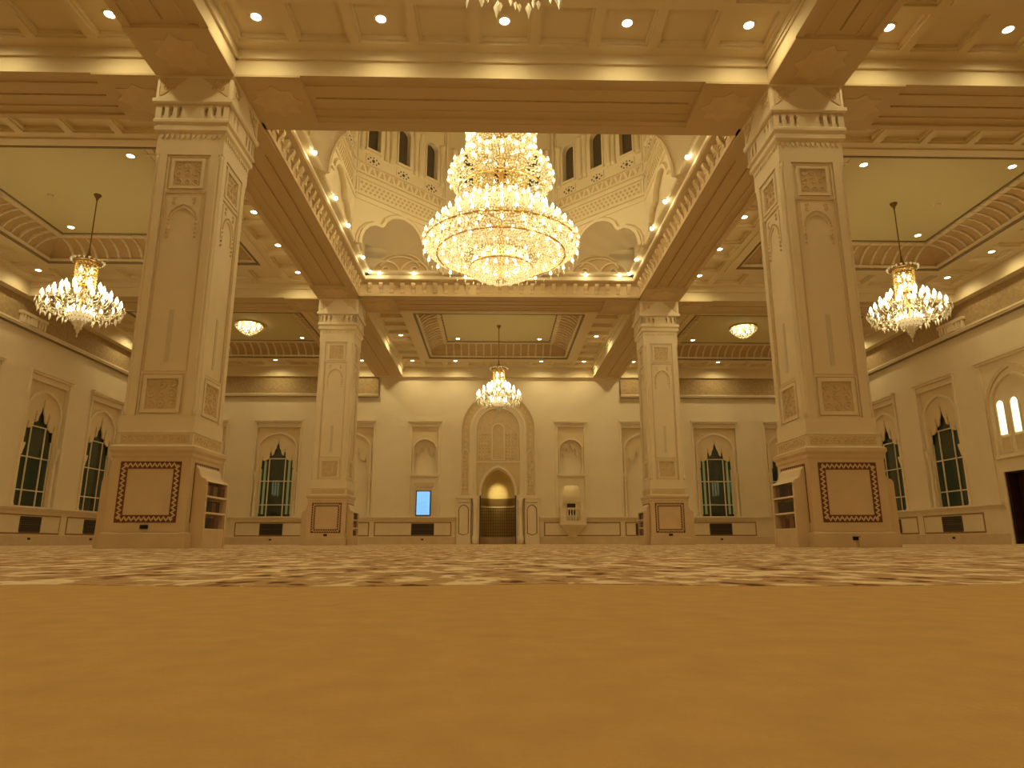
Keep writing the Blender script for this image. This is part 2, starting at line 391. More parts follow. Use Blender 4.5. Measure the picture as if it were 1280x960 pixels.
MB().box(-.17, .17, -.1, .1, 0, .5).build('cabinet', 'black', sp); MB().box(-.14, .14, -.115, -.1, .3, .47).build('speaker_grille', 'grille_dark', sp)
# blue display
tv = empty('display_screen', (-SP, WY-.09, 1.18)); tag(tv, 'tall portrait display glowing pale blue on the far wall', 'screen')
MB().box(-.31, .31, 0, .08, 0, 1.04).build('housing', 'black', tv)
MB().box(-.275, .275, -.008, 0, .035, 1.005).build('screen_panel', 'screen', tv)
pr = MB()
for i in range(7): pr.box(-.2, .2-.05*(i % 3), -.011, -.008, .12+.07*i, .14+.07*i)
pr.build('text_lines', 'screen_print', tv)
cr = MB().bar([(-.12, .80), (-.09, .74), (-.03, .77), (0, .72), (.05, .78), (.1, .74), (.13, .83)], .016, -.011, -.008)
cr.bar([(-.03, .86), (0, .80), (.04, .86)], .016, -.011, -.008).build('crest_mark', 'screen_print', tv)

# ------------------------------------------------------------------ wainscot, grilles, baseboards
def wainscot(name, x0, x1, loc, rz, panels, label):
    e = empty(name, loc, rz); tag(e, label, 'wainscot', kind='structure')
    MB().box(x0, x1, -.15, 0, SILL-.06, SILL).box(x0, x1, -.10, 0, SILL-.12, SILL-.06).box(x0, x1, -.05, 0, SILL-.19, SILL-.12).build('ledge_moulding', 'stone', e)
    MB().box(x0, x1, -.03, 0, .30, SILL-.17).build('dado', 'stone', e)
    MB().box(x0, x1, -.05, 0, 0, .30).build('baseboard', 'base_stone', e)
    for a, b in panels:
        c = (a+b)/2; h = (b-a)/2
        MB().frame(h, .33, .92, .05, -.036, -.02).build('inlay_border', 'inlay_tan', e, loc=(c, 0, 0))
        MB().frame(h-.05, .38, .87, .025, -.045, -.02).build('inner_moulding', 'stone', e, loc=(c, 0, 0))
    return e
trim = 0
wainscot('trim_1', -WX, -1.78, (0, WY, 0), 0, [(-11.0, -8.2), (-7.7, -5.4), (-5.2, -1.95)], 'low cream wainscot along the far wall left of the prayer niche')
wainscot('trim_2', 1.78, WX, (0, WY, 0), 0, [(8.2, 11.0), (5.4, 7.7), (1.95, 5.2)], 'low cream wainscot along the far wall right of the prayer niche')
wainscot('trim_3', YC+.9, WY, (-WX, 0, 0), pi/2, [(y-1.45, y+1.45) for y in sideY[1:]], 'low cream wainscot along the left wall')
wainscot('trim_4', -WY, -PY-.92, (WX, 0, 0), -pi/2, [(-y-1.45, -y+1.45) for y in sideY[2:]], 'low cream wainscot along the right wall before the doorway')
wainscot('trim_5', -PY+.92, -YC-.87, (WX, 0, 0), -pi/2, [], 'low cream wainscot between the two right wall doorways')
g_frame = MB().frame(.48, .38, .86, .03, -.05, -.02).mesh('frame', 'grille_slat')
g_back = MB().box(-.46, .46, -.034, -.02, .40, .84).mesh('backing', 'grille_dark')
g_slat = MB().box(-.45, .45, -.046, -.03, -.008, .008).mesh('slat', 'grille_slat')
g_div = MB().box(-.45, .45, -.052, -.03, .60, .63).mesh('divider', 'grille_slat')
sock = MB().box(-.05, .05, -.075, -.05, -.03, .03).mesh('plate', 'black')
def grille(loc, rz, where, dx=0):
    g = empty('vent_grille', loc, rz); tag(g, 'dark slatted vent grille ' + where, 'vent', 'wainscot vent grilles')
    inst('backing', g_back, g); inst('frame', g_frame, g); inst('divider', g_div, g)
    for i in range(7): inst('slat', g_slat, g, (0, 0, .43+.06*i))
    s = inst('wall_socket', sock, None, loc, rz); s.location.z = .2
    tag(s, 'tiny black socket ' + where, 'socket', 'baseboard sockets')
for k, wh in ((-3, 'under the far window outside the left rear column'), (-1, 'under the blue screen'), (3, 'under the far window outside the right rear column'), (2, 'beside the right rear column')):
    grille((k*SP, WY, 0), 0, wh)
for i in (1, 2, 3): grille((-WX, sideY[i], 0), pi/2, 'on the left wall, ' + ordn[i])
for i in (2, 3): grille((WX, sideY[i], 0), -pi/2, 'on the right wall, ' + {2: 'left of the doorway', 3: 'behind the right front column'}[i])

# ------------------------------------------------------------------ doorway in the right wall
def portal(dn, loc, rz, label, where):
    global wn
    dr = empty('door_%d' % dn, loc, rz); tag(dr, label, 'door', kind='structure')
    mb = MB().box(-1.3, 1.3, -.11, 0, 5.19, 5.29).box(-1.24, 1.24, -.07, 0, 5.12, 5.19)
    for s in (-1, 1): mb.box(min(s*1.1, s*1.24), max(s*1.1, s*1.24), -.05, 0, SILL, 5.12)
    mb.build('surround', 'stone', dr)
    pa = pointed(.98, 3.9, 4.9, 10); pin = pointed(.84, 3.85, 4.66, 10)
    MB().bar([(-.98, 2.35)] + pa + [(.98, 2.35)], .12, -.06, 0).build('arch_moulding', 'carved', dr)
    MB().bar([(-.84, 2.35)] + pin + [(.84, 2.35)], .08, -.09, 0).build('inner_arch_moulding', 'stone', dr)
    MB().box(-.95, .95, -.08, 0, 2.36, 2.46).build('sill', 'stone', dr)
    for i in (-1, 0, 1):
        c = i*.53
        MB().frame(.2, 2.5, 2.95, .03, -.03, 0).build('panel_frame', 'stone', dr, loc=(c, 0, 0))
        MB().box(-.17, .17, -.012, 0, 2.53, 2.92).build('carved_panel', 'carved', dr, loc=(c, 0, 0))
        lw = empty('window_%d' % (wn+1), (loc[0]+c*math.cos(rz), loc[1]+c*math.sin(rz), 0), rz); wn += 1
        tag(lw, 'small round-topped lit yellow-green window, %s of three above the %s' % (('left', 'middle', 'right')[i+1], where), 'window', kind='structure')
        MB().prism([(-.14, 3.02), (.14, 3.02)] + arc(0, 3.84, .14, 0, pi, 8), -.02, -.01).build('pane', 'lit_pane', lw)
        MB().bar([(-.155, 3.0), (-.155, 3.84)] + arc(0, 3.84, .155, pi, 0, 8) + [(.155, 3.0)], .035, -.04, 0).build('window_frame', 'stone', lw)
    MB().frame(.92, -.1, 2.1, .12, -.04, .02).build('door_frame', 'stone', dr)
    MB().box(-.8, .8, .30, .36, 0, 2.0).build('door_leaf', 'door_wood', dr)
    for s in (-1, 1):
        for z0, z1 in ((.15, .9), (1.0, 1.85)): MB().frame(.32, z0, z1, .05, .28, .30).build('door_panel', 'door_wood', dr, loc=(s*.4, 0, 0))
    MB().box(-.8, -.74, .02, .3, 0, 2.0).box(.74, .8, .02, .3, 0, 2.0).box(-.74, .74, .02, .3, 1.94, 2.0).build('door_lining', 'door_wood', dr)
portal(1, (WX, PY, 0), -pi/2, 'dark brown wooden doorway under an arched portal in the right wall', 'right wall doorway')
portal(2, (WX, YC-.05, 0), -pi/2, 'dark wooden doorway out of view beside the dome on the right', 'right doorway beside the dome')
portal(3, (-WX, YC-.05, 0), pi/2, 'dark wooden doorway out of view beside the dome on the left', 'left doorway beside the dome')

# ------------------------------------------------------------------ prayer niche (arched frame in the far wall)
pn = empty('prayer_niche', (0, WY, 0)); tag(pn, 'tall arched prayer niche with carved frame in the middle of the far wall', 'prayer niche')
ZR, RO, RI = 4.86, 1.66, 1.12
def horseshoe(r, zb, n=20): return [(-r, zb), (-r, ZR)] + arc(0, ZR, r, pi, 0, n)[1:-1] + [(r, ZR), (r, zb)]
ZP = 2.02
def arch_band(r0, r1, y, zb, name, mt):
    o = horseshoe(r1, zb); i = horseshoe(r0, zb); m_ = MB()
    for k in range(len(o)-1):
        q = [o[k], o[k+1], i[k+1], i[k]]
        m_.prism(q, y, 0)
    return m_.build(name, mt, pn)
arch_band(1.58, 1.68, -.16, ZP, 'outer_moulding', 'stone')
arch_band(1.22, 1.58, -.06, ZP, 'arch_band', 'carved')
arch_band(1.12, 1.22, -.14, ZP, 'band_moulding', 'stone')
arch_band(.98, 1.12, -.09, ZP, 'inner_fascia', 'plaster')
arch_band(.93, .98, -.12, ZP, 'inner_moulding', 'stone')
# star tiles in the arch band
tile = MB().prism([(.085*(1 if i % 2 == 0 else .6)*math.cos(i*pi/8), .085*(1 if i % 2 == 0 else .6)*math.sin(i*pi/8)) for i in range(16)], -.085, -.055).mesh('star_tile', 'relief')
def put_tile(x, z, me=tile): inst('star_tile', me, pn, (x, 0, z))
for i in range(19):
    a = pi*(i+.5)/19; put_tile(1.4*math.cos(a), ZR + 1.4*math.sin(a))
for s in (-1, 1):
    for i in range(3): put_tile(s*1.4, 4.66-.235*i)
    # lower lattice panels of the band with pointed heads
    a = pointed(.16, 3.72, 3.98, 6)
    MB().bar([(-.16, ZP+.1)] + a + [(.16, ZP+.1), (-.16, ZP+.1)], .03, -.10, -.06).build('panel_moulding', 'stone', pn, loc=(s*1.4, 0, 0))
    lt = MB()
    for i in range(9):
        for j in range(2): lt.octa((s*1.4 - .06 + .12*j, -.06, 2.3+.17*i), .045, .07)
    tag(lt.build('lattice_relief', 'relief', pn), kind='stuff')
# tympanum field above the opening
fld = [(-.93, ZP)] + [(-.93, ZR)] + arc(0, ZR, .93, pi, 0, 16)[1:-1] + [(.93, ZR), (.93, ZP)]
na = pointed(.70, 2.18, 3.12, 10)
ty = MB().box(-.93, -.70, -.03, .10, ZP, 3.3).box(.70, .93, -.03, .10, ZP, 3.3).strips(na, .70, 2.18, 3.3, -.03, .10).box(-.93, .93, -.03, .10, 3.3, ZR)
ty.prism([(-.93, ZR), (.93, ZR)] + arc(0, ZR, .93, 0, pi, 16)[1:-1], -.03, .10).build('tympanum', 'carved', pn)
MB().bar([(-.76, ZP)] + pointed(.76, 2.2, 3.26, 10) + [(.76, ZP)], .10, -.12, 0).build('niche_arch_moulding', 'stone', pn)
MB().box(-.93, .93, -.07, -.03, 3.42, 3.48).build('string_course', 'stone', pn)
MB().bar([(-.26, 3.55), (-.26, 4.86)] + arc(0, 4.86, .26, pi, 0, 10)[1:-1] + [(.26, 4.86), (.26, 3.55), (-.26, 3.55)], .05, -.08, -.03).build('centre_panel_moulding', 'stone', pn)
MB().box(-.21, .21, -.045, -.03, 4.05, 4.07).build('panel_line', 'relief', pn)
for s in (-1, 1):
    stp = [(s*.86, 3.52), (s*.86, 4.75), (s*.80, 4.82), (s*.72, 4.80), (s*.66, 4.95), (s*.55, 4.93), (s*.46, 5.12), (s*.34, 5.10), (s*.24, 5.3), (s*.12, 5.28), (0, 5.42)]
    MB().bar(stp, .035, -.06, -.03).build('cusped_moulding', 'relief', pn)
    lt = MB()
    for i in range(8):
        for j in range(4): lt.octa((s*(.38+.13*j), -.03, 3.62+.15*i), .05, .07)
    tag(lt.build('lattice_relief', 'relief', pn), kind='stuff')
scrolls(MB(), .5, .35, -.035, 6, 3, .012, 0, 5.5).build('scroll_relief', 'relief', pn)
scrolls(MB(), .38, .3, -.035, 4, 5, .012, 0, 3.8).build('scroll_relief', 'relief', pn)
# flanking pedestals, columns
for s in (-1, 1):
    MB().box(min(s*1.14, s*1.74), max(s*1.14, s*1.74), -.18, 0, 0, 1.90).build('pedestal', 'stone', pn)
    MB().box(min(s*.80, s*1.78), max(s*.80, s*1.78), -.24, 0, 1.90, 2.02).build('impost', 'stone', pn)
    ip = MB().bar([(-.2, .45), (-.2, 1.42)] + pointed(.2, 1.42, 1.62, 6)[1:-1] + [(.2, 1.42), (.2, .45), (0, .38), (-.2, .45)], .03, -.19, -.18)
    ip.bar([(-.24, 1.72), (.24, 1.72)], .02, -.19, -.18).build('inlay_line', 'inlay_brown', pn, loc=(s*1.44, 0, 0))
    MB().box(-.012, .012, -.19, -.17, .05, 1.9).build('shadow_joint', 'shadow_gap', pn, loc=(s*1.13, 0, 0))
    c = MB().lathe([(.15,0),(.15,.3),(.10,.36),(.10,1.5),(.12,1.54),(.10,1.58),(.15,1.82),(.17,1.9)], 16).build('niche_column', 'stone', pn, True, loc=(s*.95, -.12, 0))
# recess behind the arch: half-round apse
ap = MB(); N = 16
for zz in range(1):
    pts = [(-.74*math.cos(pi*i/N), .05 + 1.0*math.sin(pi*i/N)) for i in range(N+1)]
def apse(z0, z1, name, mt, k=1.0):
    vs = []; fs = []
    for z in (z0, z1): vs += [(x*k, y*k if k < 1 else y, z) for x, y in pts]
    n_ = N+1
    fs = [(i, i+1, n_+i+1, n_+i) for i in range(N)]
    o = MB().add(vs, fs).build(name, mt, pn, True)
    return o
apse(0, .3, 'apse_base', 'base_stone'); apse(.3, 1.62, 'apse_lower_wall', 'niche_gold'); apse(1.62, 1.95, 'apse_band', 'niche_band')
apse(1.55, 1.62, 'apse_string', 'stone', .985); apse(1.95, 2.2, 'apse_upper_wall', 'niche_cream')
vs = []; fs = []; M_ = 6
for j in range(M_+1):
    b = j/M_*pi/2
    vs += [(x*math.cos(b), .05+(y-.05)*math.cos(b), 2.2 + 1.0*math.sin(b)) for x, y in pts]
for j in range(M_):
    fs += [(j*(N+1)+i, j*(N+1)+i+1, (j+1)*(N+1)+i+1, (j+1)*(N+1)+i) for i in range(N)]
MB().add(vs, fs).build('apse_vault', 'niche_cream', pn, True)
lt = MB()
for i in range(15):
    x = -.68+.097*i; lt.box(x-.007, x+.007, .12, .135, .3, 1.52)
for i in range(10):
    z = .36+.125*i; lt.box(-.72, .72, .12, .135, z-.007, z+.007)
gate = lt.build('lattice_screen', 'lattice', pn)
lamp('SPOT', 'added_niche_spot', pn, (0, .0, 2.72), P_NICHE*3.5, .04, math.radians(56), (math.radians(58), 0, 0)).data.spot_blend = 1.0  # added spot, imitates the chandelier's reflection in the apse

# ------------------------------------------------------------------ columns
def build_column():
    e = empty('column')
    MB().square([(.575,0),(.575,.19),(.535,.21),(.535,1.20),(.55,1.23),(.55,1.27),(.575,1.31),(.575,1.36)]).build('plinth', 'base_stone', e)
    MB().square([(.575,1.36),(.53,1.385)]).square([(.515,1.385),(.515,1.55),(.53,1.555),(.53,1.575),(.51,1.58)]).build('plinth_cap', 'stone', e)
    # shaft core + corner posts
    mb = MB().square([(.468,1.55),(.468,6.12)])
    mb.square([(.508,1.575),(.508,1.80)]).square([(.508,5.84),(.508,6.12)])
    c_ = .07
    for sx in (-1, 1):
        for sy in (-1, 1):
            pol = [(.33,.33),(.508,.33),(.508,.508-c_),(.508-c_,.508),(.33,.508)]
            pol = [(sx*x, sy*y) for x, y in pol]
            if sx*sy < 0: pol = pol[::-1]
            mb.prism(pol, 1.79, 5.85, 'xy')
    mb.build('shaft', 'stone', e)
    for sx in (-1, 1):
        for sy in (-1, 1):
            MB().lathe([(.034,1.80),(.034,1.9),(.026,1.93),(.026,5.72),(.036,5.76),(.036,5.84)], 8).build('corner_colonnette', 'stone', e, True, loc=(sx*.472, sy*.472, 0))
    # face-local meshes: face at y = -.468, x along face
    sq1 = MB().frame(.25, 5.28, 5.78, .045, -.50, -.46).frame(.32, 5.24, 5.83, .03, -.487, -.46).mesh('panel_frame', 'stone')
    sq2 = MB().frame(.27, 1.84, 2.38, .05, -.50, -.46).frame(.32, 1.80, 2.42, .02, -.487, -.46).mesh('panel_frame', 'stone')
    bk1 = scrolls(MB().box(-.21, .21, -.475, -.46, 5.32, 5.74), .40, .40, -.478, 9, 11, .012, 0, 5.53).mesh('carving', 'carved')
    bk2 = scrolls(MB().box(-.225, .225, -.475, -.46, 1.88, 2.34), .43, .43, -.478, 9, 17, .012, 0, 2.11).mesh('carving', 'carved')
    ar = pointed(.165, 4.78, 4.96, 8)
    arch = MB().strips(ar, .24, 4.62, 5.16, -.485, -.46).mesh('arch_panel', 'stone')
    ao = pointed(.205, 4.78, 5.02, 10)
    bd = MB()
    for x, z in [(-.205, 4.5+.07*i) for i in range(4)] + ao + [(.205, 4.5+.07*i) for i in range(4)]: bd.octa((x, -.485, z), .022, .03)
    scrolls(bd, .13, .14, -.486, 2, 3, .009, -.15, 5.09); scrolls(bd, .13, .14, -.486, 2, 4, .009, .15, 5.09)
    bd = bd.mesh('bead_trim', 'carved')
    fr = MB().frame(.325, 2.42, 5.24, .03, -.487, -.46).mesh('long_frame', 'carved')
    slot = MB().box(-.035, .035, -.474, -.46, 2.58, 3.36).mesh('vent_slot', 'vent_grey')
    ib = MB().frame(.41, .335, 1.155, .10, -.541, -.53).mesh('inlay_border', 'inlay_brown')
    wv = MB()
    def wave(p0, p1, n_):
        p0 = Vector(p0); p1 = Vector(p1); d = (p1-p0); t = d.normalized(); nn = Vector((-t.y, t.x)); pth = []
        for i in range(n_*4+1):
            q = p0 + d*i/(n_*4) + nn*.026*(0, 1, 0, -1)[i % 4]
            pth.append((q.x, q.y))
        wv.bar(pth, .022, -.544, -.54)
    h = .36; z0, z1 = .385, 1.105
    wave((-h, z0), (h, z0), 11); wave((-h, z1), (h, z1), 11); wave((-h, z0), (-h, z1), 11); wave((h, z0), (h, z1), 11)
    wv = wv.mesh('wave_inlay', 'inlay_cream')
    fz = scrolls(MB().box(-.47, .47, -.522, -.51, 1.41, 1.53), .92, .1, -.522, 10, 23, .008, 0, 1.47).mesh('frieze_carving', 'carved')
    lw = MB().box(-.46, .46, -.545, -.53, .215, .228).mesh('plinth_line', 'inlay_cream')
    np_ = MB()
    for s in (-1, 1):
        np_.prism([(s*.52, 6.79), (s*.52, 7.12), (s*.12, 7.12)][::s], -.585, -.57)
    np_ = scrolls(scrolls(np_, .22, .2, -.586, 3, 31, .011, -.38, 7.0), .22, .2, -.586, 3, 37, .011, .38, 7.0).mesh('spandrel_carving', 'carved')
    nf = MB().frame(.56, 6.76, 7.15, .03, -.585, -.57).mesh('neck_frame', 'stone')
    blocks = [(-.56,-.49),(-.425,-.365),(-.295,-.235),(-.165,.165),(.235,.295),(.365,.425),(.49,.56)]
    dms = [MB().box(-(b-a)/2, (b-a)/2, -.56, -.47, 6.43, 6.66).mesh('dentil', 'stone') for a, b in blocks]
    heads = MB()
    for i in range(6):
        a, b = blocks[i][1], blocks[i+1][0]
        heads.box(a, b, -.53, -.47, 6.43, 6.50)
        heads.prism([(a, 6.66), (a, 6.60), ((a+b)/2, 6.645), (b, 6.60), (b, 6.66)], -.55, -.47)
    heads = heads.mesh('notch_heads', 'stone')
    zz = MB()
    for i in range(12):
        x = -.44+.08*i; zz.prism([(x-.04, 6.18), (x+.04, 6.18), (x+.02, 6.13), (x, 6.10), (x-.02, 6.13)], -.525, -.505)
    zz = zz.mesh('scallop_trim', 'stone')
    for q in range(4):
        rz = q*pi/2
        for nm, me in (('panel_frame', sq1), ('panel_frame', sq2), ('carving', bk1), ('carving', bk2), ('arch_panel', arch), ('bead_trim', bd), ('long_frame', fr),
                       ('vent_slot', slot), ('inlay_border', ib), ('frieze_carving', fz), ('plinth_line', lw), ('spandrel_carving', np_), ('neck_frame', nf), ('notch_heads', heads), ('scallop_trim', zz)):
            o = inst(nm, me, e, (0,0,0), rz)
            if nm == 'inlay_border': inst('wave_inlay', wv, o)
        for (a, b), me in zip(blocks, dms):
            x = (a+b)/2; inst('dentil', me, e, (x*math.cos(rz), x*math.sin(rz), 0), rz)
    MB().square([(.508,6.12),(.515,6.19),(.54,6.215),(.555,6.23),(.555,6.30),(.53,6.305),(.53,6.33),(.575,6.36),(.575,6.40),(.56,6.43),(.47,6.431),(.47,6.66),(.59,6.67),(.607,6.69),(.607,6.75),(.57,6.752)]).build('capital', 'stone', e)
    MB().square([(.572,6.75),(.572,7.30)]).build('neck', 'stone', e)
    MB().box(-.05, .05, -.555, -.53, .255, .305).build('floor_socket', 'black', e)
    return e
col0 = build_column()
spots = [((-A, 0), 'cream stone column on the left in front, with square brown inlay on its plinth'),
         ((A, 0), 'cream stone column on the right in front, with square brown inlay on its plinth'),
         ((-A, D), 'smaller-looking cream column further back on the left, left of the prayer niche'),
         ((A, D), 'smaller-looking cream column further back on the right, right of the prayer niche')]
columns = []
for i, ((x, y), lb) in enumerate(spots):
    c = col0 if i == 0 else None
    columns.append(c)
for i, ((x, y), lb) in enumerate(spots):
    if i: columns[i] = copy_tree(col0)
    columns[i].location = (x, y, .0015); tag(columns[i], lb, 'column', 'columns around the dome')

# book shelves on both sides of each plinth
PRF = [(.0,0),(.185,0),(.175,.90),(.15,.935),(.10,.95),(.07,.99),(.045,1.07),(.0,1.12)]
sh_side = MB().prism(PRF, -.025, .025).mesh('side_panel', 'base_stone')
sh_top = MB().prism([(.0,.92),(.172,.90),(.15,.935),(.10,.95),(.07,.99),(.045,1.07),(.0,1.12)], -.35, .35).mesh('curved_top', 'stone')
sh_board = MB().box(0, .172, -.35, .35, -.012, .012).mesh('shelf', 'stone')
sh_plinth = MB().box(0, .178, -.35, .35, 0, .25).mesh('plinth_block', 'base_stone')
sh_back = MB().box(0, .012, -.35, .35, .25, .92).mesh('back_panel', 'base_stone')
def bookme(t, h, i):
    return MB().box(0, .12, -t/2, t/2, 0, h).mesh('book_block', 'book_%d' % i), MB().box(.005, .115, -t/2+.004, t/2-.004, h, h+.002).mesh('pages', 'page_paper')
BK = [(bookme(t, h, i), t, h) for t, h, i in ((.135,.15,0),(.11,.165,1),(.15,.14,2),(.12,.155,3),(.14,.145,4))]
cnm = ['left front column', 'right front column', 'left rear column', 'right rear column']
for ci, ((x, y), lb) in enumerate(spots):
    for s in (-1, 1):
        inner = (s > 0) == (x < 0)
        e = empty('book_shelf', (x + s*.54, y, .0015), 0 if s > 0 else pi)
        tag(e, 'low three-tier stone book shelf on the %s side of the %s' % ('dome' if inner else 'outer', cnm[ci]), 'shelf', 'column book shelves')
        for q in (-1, 1): inst('side_panel', sh_side, e, (0, q*.37, 0))
        inst('curved_top', sh_top, e); inst('plinth_block', sh_plinth, e); inst('back_panel', sh_back, e)
        for z in (.25, .475, .70): inst('shelf', sh_board, e, (0, 0, z))
        if inner:
            rd = random.Random(ci)
            for ti, (z, tn) in enumerate(((.262, 'bottom'), (.487, 'middle'), (.712, 'top'))):
                yy = -.33
                k = 0
                while True:
                    bi = rd.randrange(5); (me, pg), t, h = BK[bi]
                    if yy + t > .34: break
                    sgn = 1 if s > 0 else -1
                    b = empty('book', (e.location.x + sgn*.025, y + yy + t/2, z), 0 if s > 0 else pi)
                    inst('cover', me, b); inst('page_edge', pg, b)
                    tag(b, '%s book, %s from the front, %s tier of the %s shelf' % (('dark red', 'near black', 'reddish brown', 'black', 'mid brown')[bi], ('first', 'second', 'third', 'fourth', 'fifth', 'sixth')[k], tn, cnm[ci]), 'book', 'books on the column shelves')
                    yy += t + .004; k += 1
pk = empty('paper_packet', (A+.08, -.62, .007)); tag(pk, 'small tan packet leaning on the plinth of the right front column', 'packet')
MB().box(-.06, .06, 0, .03, 0, .13).build('packet_body', 'carved', pk); MB().box(-.06, .06, -.002, 0, .09, .11).build('packet_band', 'inlay_cream', pk)
for o_ in columns[1].children:
    if o_.name.startswith('floor_socket'): o_.location.z = -.16; o_.location.y = -.04

# ------------------------------------------------------------------ ceiling
ce = empty('ceiling', (0, 0, 0)); tag(ce, 'cream coffered ceiling with deep beams around the dome opening', 'ceiling', kind='structure')
HO = 4.02
# slab over everything but the dome opening
MB().ring((-WX-.5, WX+.5, YB-.5, WY+.5), (-HO, HO, YC-HO, YC+HO), 8.3, 8.5).build('slab', 'ceiling_paint', ce)
# bays: centre, interior extents
XB = {'left': (-9.55, -13.85, -5.40), 'middle': (0, -4.20, 4.20), 'right': (9.55, 5.40, 13.85)}
YBY = {'front': (-4.92, -9.3, -.60), 'mid': (YC, .60, D-.60), 'far': (14.78, D+.60, 19.25)}
cof = MB().ring((-.4625,.4625,-.4625,.4625), (-.39,.39,-.39,.39), 0, .12).ring((-.39,.39,-.39,.39), (-.35,.35,-.35,.35), .04, .12).box(-.41,.41,-.41,.41,.11,.14).mesh('coffer', 'ceiling_paint')
H0, H1 = 2.12, 2.86                              # tray half, cove bottom half
def cove_pt(t):                                  # concave quarter profile from strip (t=0) to tray (t=1): returns half-size, z
    a = t*pi/2
    return H1 - (H1-H0)*(1-math.cos(a)), ZS+.03 + (ZT-ZS-.06)*math.sin(a)
NC = 6
rib_p = [cove_pt(i/NC) for i in range(NC+1)]
rib = MB()
for i in range(NC):
    (a, z0), (b, z1) = rib_p[i], rib_p[i+1]
    rib.add([(-.028,-a,z0),(.028,-a,z0),(.028,-b,z1),(-.028,-b,z1),(-.028,-a+.05,z0-.03),(.028,-a+.05,z0-.03),(.028,-b+.045,z1-.04),(-.028,-b+.045,z1-.04)],
            [(0,1,2,3),(4,7,6,5),(0,4,5,1),(1,5,6,2),(2,6,7,3),(3,7,4,0)])
rib = rib.mesh('rib', 'ceiling_paint')
capm = MB().bar([(-.125, 0), (-.10, .06), (-.05, .10), (0, .115), (.05, .10), (.10, .06), (.125, 0)], .025, -.02, .02)
dl_ring = MB().lathe([(.075,-.012),(.105,-.012),(.11,0),(.075,0),(.075,-.012)], 20).mesh('trim_ring', 'lamp_trim')
dl_lens = MB().lathe([(.001,-.008),(.077,-.008),(.077,-.002),(.001,-.002)], 20).mesh('lens', 'lens')
def downlight(p, energy, label, group):
    e = empty('downlight', p); tag(e, label, 'downlight', group)
    inst('trim_ring', dl_ring, e); inst('lens', dl_lens, e)
    lamp('SPOT', 'lamp_light', e, (0, 0, -.03), energy, .06, math.radians(158))
bayname = {('left','front'): 'front left', ('middle','front'): 'front middle', ('right','front'): 'front right', ('left','mid'): 'left', ('right','mid'): 'right',
           ('left','far'): 'far left', ('middle','far'): 'far middle', ('right','far'): 'far right'}
pos_ = ['left end', 'left half', 'middle', 'right half', 'right end']
